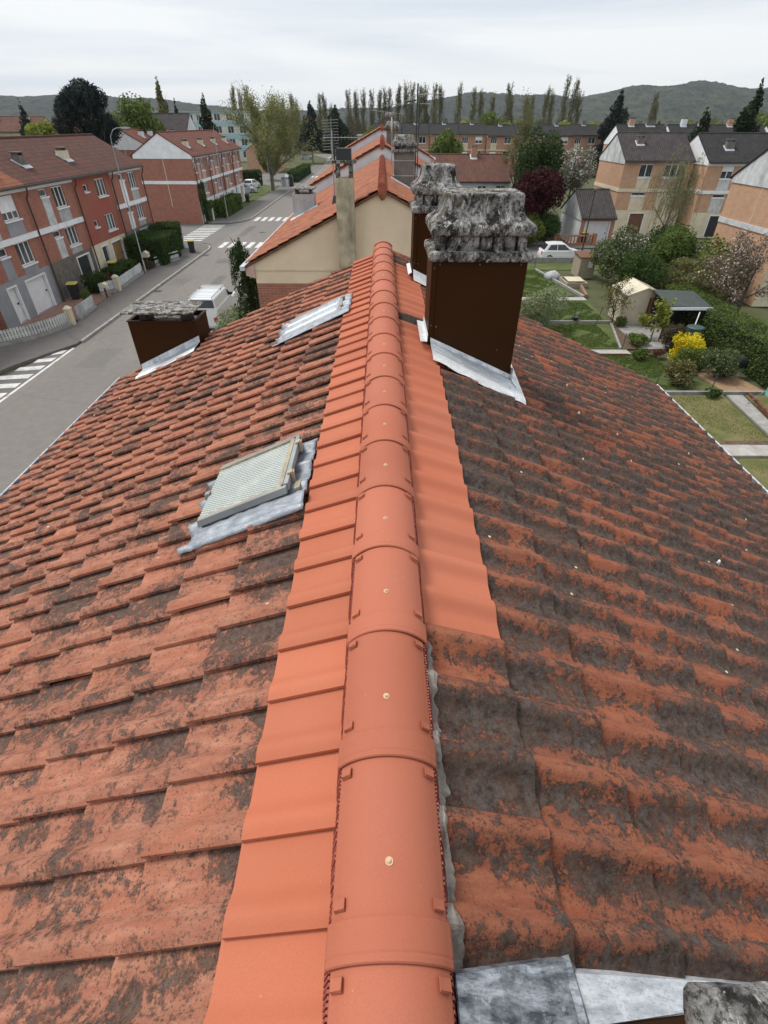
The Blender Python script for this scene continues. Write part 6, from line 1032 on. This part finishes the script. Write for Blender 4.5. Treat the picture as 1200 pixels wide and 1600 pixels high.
r = thing('balustrade', 'terracotta balustrade in front of the white garage', 'balustrade', (18.9, 57.1, 0)); m = MB(); m.box(17.6, 21.4, 57.0, 57.25, .1, .25); m.box(17.6, 21.4, 56.98, 57.27, .85, .97); m.build('rail', 'terracotta', r)
for i in range(11): m = MB(); x = 17.95 + .31 * i; m.tube([(x, 57.12, .25), (x, 57.12, .4), (x, 57.12, .6), (x, 57.12, .85)], [.05, .09, .055, .05], 8); m.build('baluster', 'terracotta', r)
for x in (17.5, 21.5): m = MB(); m.box(x - .17, x + .17, 56.93, 57.3, 0, 1.1); m.build('pillar', 'terracotta', r)

def pmesh(b, nm, m, par): me = b.mesh(nm); me.materials.append(MATS[m]); o = place_mesh(nm, me, par); return o
def car(label, loc, rot, paint, L=4.0, Wd=1.72, H=1.5, hatch=True, group='parked cars', van=False):
    root = thing('van' if van else 'car', label, 'van' if van else 'car', loc, None if van else group, rot); w = Wd / 2
    if van: prof_ = [(-L / 2, .35), (-L / 2 - .02, .9), (-L / 2 + .02, 1.35), (L / 2 - 1.45, 1.35), (L / 2 - .9, 1.12), (L / 2 - .15, .95), (L / 2, .75), (L / 2, .32)]; gh = [(-L / 2 + .03, 1.33), (-L / 2 + .12, H), (L / 2 - 1.75, H), (L / 2 - 1.0, 1.10)]
    else: prof_ = [(-L / 2, .35), (-L / 2 - .02, .62), (-L / 2 + .08, .90), (-L / 2 + .35, .96), (L / 2 - 1.25, .94), (L / 2 - .6, .86), (L / 2 - .12, .68), (L / 2, .5), (L / 2 - .03, .3)]; gh = [(-L / 2 + .14, .94), (-L / 2 + .55, H - .05), (-L / 2 + 1.2, H), (L / 2 - 1.95, H - .03), (L / 2 - 1.08, .93)]
    b = MB(); rings = []
    for yy, k, dz in ((-w, .0, 0), (-w * .97, 1, 0), (-w * .4, 1, .02), (w * .4, 1, .02), (w * .97, 1, 0), (w, .0, 0)):
        cz = sum(z for _, z in prof_) / len(prof_); rings.append([(x * (1 if k else .985), yy, (z + dz) if k else cz + (z - cz) * .82) for x, z in prof_] + [(L / 2 - .1, yy, .22), (-L / 2 + .1, yy, .22)])
    b.loft(rings, True, False); body = pmesh(b, 'body', paint, root); bevel(body, .03, 2)
    b = MB(); zb, zt = gh[0][1], H; rings = []
    for s in (-1, 1): rings.append([(x, s * (w * .95 - (z - zb) / (zt - zb) * w * (.10 if van else .22)), z) for x, z in gh])
    b.loft(rings, True, False); cabin = pmesh(b, 'cabin', paint, root); bevel(cabin, .04, 2)
    def side(x, z, s, o=.012): return (x, s * (w * .95 - (z - zb) / (zt - zb) * w * (.10 if van else .22) + o), z)
    for s in (-1, 1):
        if van: q = [[(L / 2 - 1.72, zb + .04), (L / 2 - 1.12, zb + .0), (L / 2 - 1.66, H - .14), (L / 2 - 1.85, H - .14)]]
        else: q = [[(-L / 2 + .42, zb + .05), (-L / 2 + 1.28, zb + .04), (-L / 2 + 1.28, H - .10), (-L / 2 + .72, H - .12)], [(-L / 2 + 1.34, zb + .04), (L / 2 - 1.42, zb + .04), (L / 2 - 2.0, H - .10), (-L / 2 + 1.34, H - .10)]]
        for g in q: b = MB(); b.quad(*[side(x, z, s) for x, z in g]); pmesh(b, 'side_window', 'car_glass', cabin)
        b = MB(); b.box(L / 2 - 1.5, L / 2 - 1.35, min(s * w * .96, s * (w + .14)), max(s * w * .96, s * (w + .14)), zb + .02, zb + .16); pmesh(b, 'mirror', 'black_plastic' if van else paint, cabin)
        for x in (-L / 2 + .72, L / 2 - .78):
            b = MB(); b.tube([(x, s * (w - .17), .31), (x, s * (w + .015), .31)], .31, 18); wh = pmesh(b, 'wheel', 'rubber', root); b = MB(); b.tube([(x, s * (w + .016), .31), (x, s * (w + .03), .31)], [.2, .17], 10); pmesh(b, 'rim', 'rim', wh)
        b = MB(); b.box(L / 2 - .2, L / 2 + .012, min(s * w * .55, s * w * .9), max(s * w * .55, s * w * .9), .58, .70); pmesh(b, 'headlight', 'lamp_clear', body); b = MB(); b.box(-L / 2 - .035, -L / 2 + .12, min(s * w * .68, s * w * .93), max(s * w * .68, s * w * .93), .62, .86); pmesh(b, 'tail_light', 'lamp_red', body)
    for a, c, nm in ((len(gh) - 2, len(gh) - 1, 'windscreen'), (1, 0, 'rear_window')):
        p, q = gh[a], gh[c]; b = MB(); sg = 1 if nm == 'windscreen' else -1; f = lambda t, s: ((p[0] + (q[0] - p[0]) * t) + sg * .02, s * (w * .95 - ((p[1] + (q[1] - p[1]) * t) - zb) / (zt - zb) * w * (.10 if van else .22)) * .88, p[1] + (q[1] - p[1]) * t + .012); b.quad(f(.12, -1), f(.12, 1), f(.92, 1), f(.92, -1)); pmesh(b, nm, 'car_glass', cabin)
    return root
car('white hatchback parked on the cross street behind the gardens', (16.2, 50.2, -.02), 0, 'paint_white', 3.9, 1.7, 1.5)
v = car('white work van with roof rack parked on the near side of the street', (-10.35, 32.3, 0), math.pi / 2, 'paint_white', 4.6, 1.7, 1.85, van=True)
b = MB()
for s in (-.62, .62): b.tube([(-2.2, s, 1.95), (.55, s, 1.95)], .022, 5)
pmesh(b, 'rack_rail', 'galvanised', v)
for i in range(9): b = MB(); x = -2.15 + i * .33; b.tube([(x, -.68, 1.96), (x, .68, 1.96)], .018, 5); b.box(x - .02, x + .02, -.64, -.60, 1.84, 1.96); b.box(x - .02, x + .02, .60, .64, 1.84, 1.96); pmesh(b, 'rack_bar', 'dark_metal' if i == 6 else 'panel_white', v)
for x, y, a, p, lb in [(-26.2, 103.6, .25, 'paint_white', 'white car parked nearest in the left car park'), (-24.2, 104.6, .25, 'paint_silver', 'silver-grey car parked beside the white one'), (-27.0, 110, .3, 'paint_dark', 'dark car in the second line of the car park'), (-24.6, 113, 1.4, 'paint_white', 'white van-like car facing the lime tree'), (-28.6, 116, .3, 'paint_silver', 'pale car at the back of the car park'), (-21.3, 80.4, 1.5, 'paint_white', 'white car tucked behind the rounded hedge'), (-12.2, 139, 1.57, 'paint_white', 'white car standing on the street near the far zebra'), (-11.0, 156, 1.57, 'paint_dark', 'dark car parked further up the street'), (-26, 212, .2, 'paint_silver', 'silver car parked under the pines')]:
    car(lb, (x, y, .03 if x < -20 else 0), a, p, 4.2, 1.75, 1.5)

# ---- right garden furniture
r = thing('garden_shed', 'cream plastic garden shed with ridged roof and open red door', 'shed', (15.6, 32.6, 0)); m = MB(); m.box(14.7, 16.7, 31.5, 33.7, 0, 1.75); m.loft([[(14.7, 31.5, 1.75), (16.7, 31.5, 1.75), (15.7, 31.5, 2.15)], [(14.7, 33.7, 1.75), (16.7, 33.7, 1.75), (15.7, 33.7, 2.15)]]); m.build('wall', 'plastic_cream', r)
m = MB()
for s in (-1, 1): m.hexa([(15.7, 31.35, 2.17), (15.7 + s * 1.15, 31.35, 1.72), (15.7 + s * 1.15, 33.85, 1.72), (15.7, 33.85, 2.17), (15.7, 31.35, 2.22), (15.7 + s * 1.15, 31.35, 1.77), (15.7 + s * 1.15, 33.85, 1.77), (15.7, 33.85, 2.22)])
o = m.build('roof', 'plastic_cream', r)
for i in range(5): m = MB(); y = 31.6 + .5 * i; m.hexa([(15.7, y, 2.225), (16.82, y, 1.785), (16.82, y + .06, 1.785), (15.7, y + .06, 2.225), (15.7, y, 2.25), (16.82, y, 1.81), (16.82, y + .06, 1.81), (15.7, y + .06, 2.25)]); m.build('roof_rib', 'plastic_cream', o)
m = MB(); m.box(16.0, 16.55, 31.40, 31.47, .05, 1.65); m.build('door', 'wood_brown', r)
r = thing('lean_to', 'dark open lean-to with a green felt roof beside the shed', 'shelter', (17.2, 30.2, 0)); m = MB(); m.hexa([(15.95, 28.9, 1.80), (18.35, 28.9, 1.72), (18.35, 31.3, 2.0), (15.95, 31.3, 2.08), (15.95, 28.9, 1.86), (18.35, 28.9, 1.78), (18.35, 31.3, 2.06), (15.95, 31.3, 2.14)]); o = m.build('roof', 'green_felt', r); m = MB(); m.box(15.95, 18.35, 28.84, 28.88, 1.66, 1.80); m.build('fascia', 'panel_white', o)
for x, y in ((16.05, 28.97), (18.25, 28.97), (16.05, 31.2), (18.25, 31.2)): m = MB(); m.box(x - .045, x + .045, y - .045, y + .045, 0, 1.74); m.build('post', 'panel_white' if x > 17 and y < 30 else 'wood_brown', r)
m = MB(); m.box(16.1, 18.2, 31.12, 31.17, 0, 1.9); m.box(18.22, 18.27, 29.1, 31.1, 0, 1.75); m.build('back_wall', 'dark_metal', r)
r = thing('water_barrel', 'green rain barrel with a lid under the lean-to edge', 'barrel', (17.2, 27.9, 0)); m = MB(); m.tube([(17.2, 27.9, 0), (17.2, 27.9, .5), (17.2, 27.9, 1.0)], [.38, .44, .42], 18); m.build('body', 'barrel_green', r); m = MB(); m.tube([(17.2, 27.9, 1.0), (17.2, 27.9, 1.05), (17.2, 27.9, 1.08)], [.46, .46, .38], 18); m.build('lid', 'metal_green_dark', r); m = MB(); m.tube([(17.35, 28.3, 1.05), (17.6, 28.7, 1.6)], .03, 6); m.build('downpipe', 'panel_white', r)
r = thing('garden_chair', 'wooden garden chair under the lean-to', 'chair', (16.0, 28.3, 0))
for x in (15.75, 16.25):
    for y in (28.05, 28.55): m = MB(); m.box(x - .03, x + .03, y - .03, y + .03, 0, .45 if y < 28.3 else .95); m.build('leg', 'wood_brown', r)
for i in range(5): m = MB(); m.box(15.72 + .11 * i, 15.81 + .11 * i, 28.0, 28.6, .45, .475); m.build('seat_slat', 'wood_brown', r)
for i in range(3): m = MB(); m.box(15.72, 16.28, 28.53, 28.56, .55 + .13 * i, .64 + .13 * i); m.build('back_slat', 'wood_brown', r)
r = thing('water_tank', 'teal ribbed plastic tank at the right frame edge', 'tank', (18.3, 21.2, 0)); m = MB(); m.tube([(18.3, 21.2, z) for z in (0, .12, .14, .4, .42, .7, .72, 1.0, 1.02, 1.25, 1.35)], [.8, .8, .77, .77, .8, .8, .77, .77, .8, .78, .5], 20); m.build('body', 'teal_plastic', r); m = MB(); m.tube([(18.3, 21.2, 1.352), (18.3, 21.2, 1.42)], .25, 14); m.build('lid', 'black_plastic', r)
r = thing('garden_pole', 'wooden pole leaning against the teal tank', 'pole', (16.4, 20.6, 0)); m = MB(); m.tube([(16.2, 20.5, .03), (17.75, 21.0, 1.15)], .02, 6); m.build('pole', 'bark_pale', r)
r = thing('barbecue', 'covered dark barbecue by the clipped hedge', 'barbecue', (17.3, 23.6, 0)); 
for x in (17.1, 17.5):
    for y in (23.45, 23.75): m = MB(); m.tube([(x, y, 0), (x, y, .6)], .025, 6); m.build('leg', 'galvanised', r)
m = MB(); stone(m, [(17.0, 17.6, 23.35, 23.85, .55, 6, .05), (16.98, 17.62, 23.33, 23.87, .8, 6, .05), (17.08, 17.52, 23.4, 23.8, .98, 6, .05), (17.2, 17.4, 23.5, 23.7, 1.02, 6, .05)], .06, 5, 2, 28); m.build('cover', 'black_plastic', r)
r = thing('planter_box', 'weathered board planter with a stored board in the far garden', 'planter', (14.6, 41.6, 0)); m = MB(); m.box(14.0, 15.6, 40.6, 40.7, 0, .3); m.box(14.0, 15.6, 42.6, 42.7, 0, .3); m.box(14.0, 14.1, 40.71, 42.59, 0, .3); m.box(15.5, 15.6, 40.71, 42.59, 0, .3); m.build('board', 'wood_pale', r); m = MB(); m.hexa([(14.2, 41, .31), (15.4, 41, .31), (15.4, 42.2, .36), (14.2, 42.2, .36), (14.2, 41, .35), (15.4, 41, .35), (15.4, 42.2, .40), (14.2, 42.2, .40)]); m.build('cover_board', 'render_cream', r)
r = thing('garden_boulder', 'grey tarp-covered mound at the lawn corner', 'mound', (13.6, 43.2, 0)); m = MB(); stone(m, [(13.0, 14.2, 42.7, 43.8, .02, 6, .2), (13.1, 14.1, 42.8, 43.7, .35, 6, .2), (13.4, 13.9, 43.0, 43.5, .52, 6, .15)], .12, 3, 2, 30); m.build('tarp', 'panel_grey', r)
r = thing('garden_hut', 'beige board hut wall at the end of the far garden', 'hut', (16.2, 43.6, 0)); m = MB(); m.box(15.7, 16.9, 43.4, 45.2, 0, 1.5); m.build('wall', 'wood_pale', r); m = MB(); m.hexa([(15.6, 43.3, 1.5), (17.0, 43.3, 1.5), (17.0, 45.3, 1.62), (15.6, 45.3, 1.62), (15.6, 43.3, 1.55), (17.0, 43.3, 1.55), (17.0, 45.3, 1.68), (15.6, 45.3, 1.68)]); m.build('roof', 'wood_brown', r); m = MB(); m.box(16.35, 16.7, 43.36, 43.39, .8, 1.25); m.build('window', 'panel_white', r)
r = thing('bare_vine', 'bent bare stems on stakes in the middle garden', 'plant', (10.9, 32.3, 0)); m = MB()
for k, (x, y, dx) in enumerate([(10.4, 32.3, .9), (11.2, 32.3, -.5), (10.8, 32.3, .3)]): m.tube([(x, y, 0), (x + dx * .3, y, .6), (x + dx, y + .1, 1.0), (x + dx * .7, y, 1.5)], [.035, .03, .02, .006], 5)
m.build('stem', 'bark', r)
for i, x in enumerate((10.2, 11.9, 13.1)): r = thing('stake', 'dark garden stake by the low wall, ' + ORD[i] + ' from the left', 'stake', (x, 31.4, 0), 'garden stakes'); m = MB(); m.tube([(x, 31.4, 0), (x + .2 * (1 if i else -.5), 31.4, 1.15)], .02, 5); m.build('rod', 'dark_metal', r)
r = thing('fire_bowl', 'small black bowl on the low garden wall', 'bowl', (12.0, 32.0, .16)); m = MB(); m.tube([(12.0, 32.0, .16), (12.0, 32.0, .24), (12.0, 32.0, .36)], [.08, .2, .24], 12); m.build('bowl', 'black_plastic', r)

# ---- aerials
def yagi(root, c, L, n, el, ax=(1, 0, 0), ex=(0, 1, 0)):
    c = Vector(c); ax = Vector(ax).normalized(); ex = Vector(ex).normalized(); m = MB(); m.bar(c - ax * L / 2, c + ax * L / 2, .014); m.build('boom', 'galvanised', root)
    for i in range(n): m = MB(); p = c - ax * L / 2 + ax * L * (i + .5) / n; e = ex * el * (1 - .3 * i / n); m.bar(p - e, p + e, .006); m.build('element', 'galvanised', root)
r = thing('tv_aerial', 'grid and yagi television aerial on a mast by the rendered chimney', 'aerial', (-1.62, 20, roofz(1.62))); m = MB(); m.tube([(-1.62, 20, roofz(1.62) - .05), (-1.62, 20, 9.65)], .022, 6); m.build('mast', 'galvanised', r); yagi(r, (-1.25, 19.95, 9.45), 1.3, 12, .07, (1, .1, 0), (0, 0, 1))
for i in range(11): m = MB(); z = 9.13 + i * .075; m.bar((-1.92 , 20.05, z), (-1.40, 20.05, z + .02), .005); m.build('reflector_rod', 'galvanised', r)
m = MB(); m.bar((-1.66, 20.05, 9.1), (-1.62, 20.05, 9.95), .012); m.bar((-1.62, 20, 9.3), (-1.5, 20, 9.05), .014); m.build('bracket', 'galvanised', r); m = MB(); m.hexa([(-1.72, 19.9, roofz(1.6) + .02), (-1.52, 19.9, roofz(1.5) + .04), (-1.52, 20.1, roofz(1.5) + .04), (-1.72, 20.1, roofz(1.7) + .03), (-1.66, 19.96, roofz(1.6) + .28), (-1.58, 19.96, roofz(1.6) + .28), (-1.58, 20.04, roofz(1.6) + .28), (-1.66, 20.04, roofz(1.6) + .28)]); m.build('base', 'dark_metal', r)
r = thing('tv_aerial', 'tall double mast of television aerials right of the grey chimney', 'aerial', (1.2, 22.6, 8.0)); m = MB(); m.tube([(1.22, 22.6, 7.8), (1.22, 22.6, 10.9)], .026, 6); m.tube([(1.30, 22.65, 7.8), (1.30, 22.65, 10.4)], .018, 6); m.build('mast', 'dark_metal', r); yagi(r, (.95, 22.6, 10.35), 1.5, 9, .16, (1, .15, .02)); yagi(r, (1.6, 22.6, 10.62), .95, 7, .12, (1, -.2, .03)); yagi(r, (1.22, 22.6, 9.15), .9, 10, .10, (1, .3, 0), (0, 0, 1))
m = MB(); m.tube([(1.18, 22.6, 10.45), (.8, 22.6, 10.42), (.72, 22.6, 10.2)], [.03, .03, .02], 6); m.build('bracket', 'dark_metal', r)
r = thing('tv_aerial', 'slanting aerial on the farther chimney with a dish', 'aerial', (.55, 28, 9.0)); m = MB(); m.tube([(1.0, 28, 8.0), (.45, 28, 10.0), (.40, 28, 10.15)], .02, 6); m.build('mast', 'bark_pale', r); yagi(r, (.25, 28, 10.2), 1.5, 9, .12, (1, .1, -.09))
r = thing('satellite_dish', 'pale satellite dish seen edge-on above the dark chimney', 'dish', (.42, 30, 9.4)); m = MB(); m.loft([[(.40 + d, 30 + rr_ * math.cos(a), 9.75 + rr_ * 1.15 * math.sin(a)) for a in [6.283 * k / 16 for k in range(16)]] for d, rr_ in ((0, .06), (.02, .22), (.06, .34), (.075, .34), (.035, .22), (.015, .06))], True, True); m.build('reflector', 'panel_grey', r); m = MB(); m.tube([(.46, 30, 8.0), (.46, 30, 9.75)], .025, 6); m.build('mast', 'galvanised', r)

# ---- thin spring haze
t = NT('haze_air'); t.n.remove(t.b); pv = t.node('ShaderNodeVolumePrincipled', {'Color': (.80, .88, 1.0), 'Density': .00008, 'Anisotropy': .2}); t.l.new(pv.outputs[0], t.out.inputs['Volume'])
b = MB(); b.box(-4200, 4200, -80, 6100, -6, 165); b.build('haze', 'haze_air', None, 'stuff')
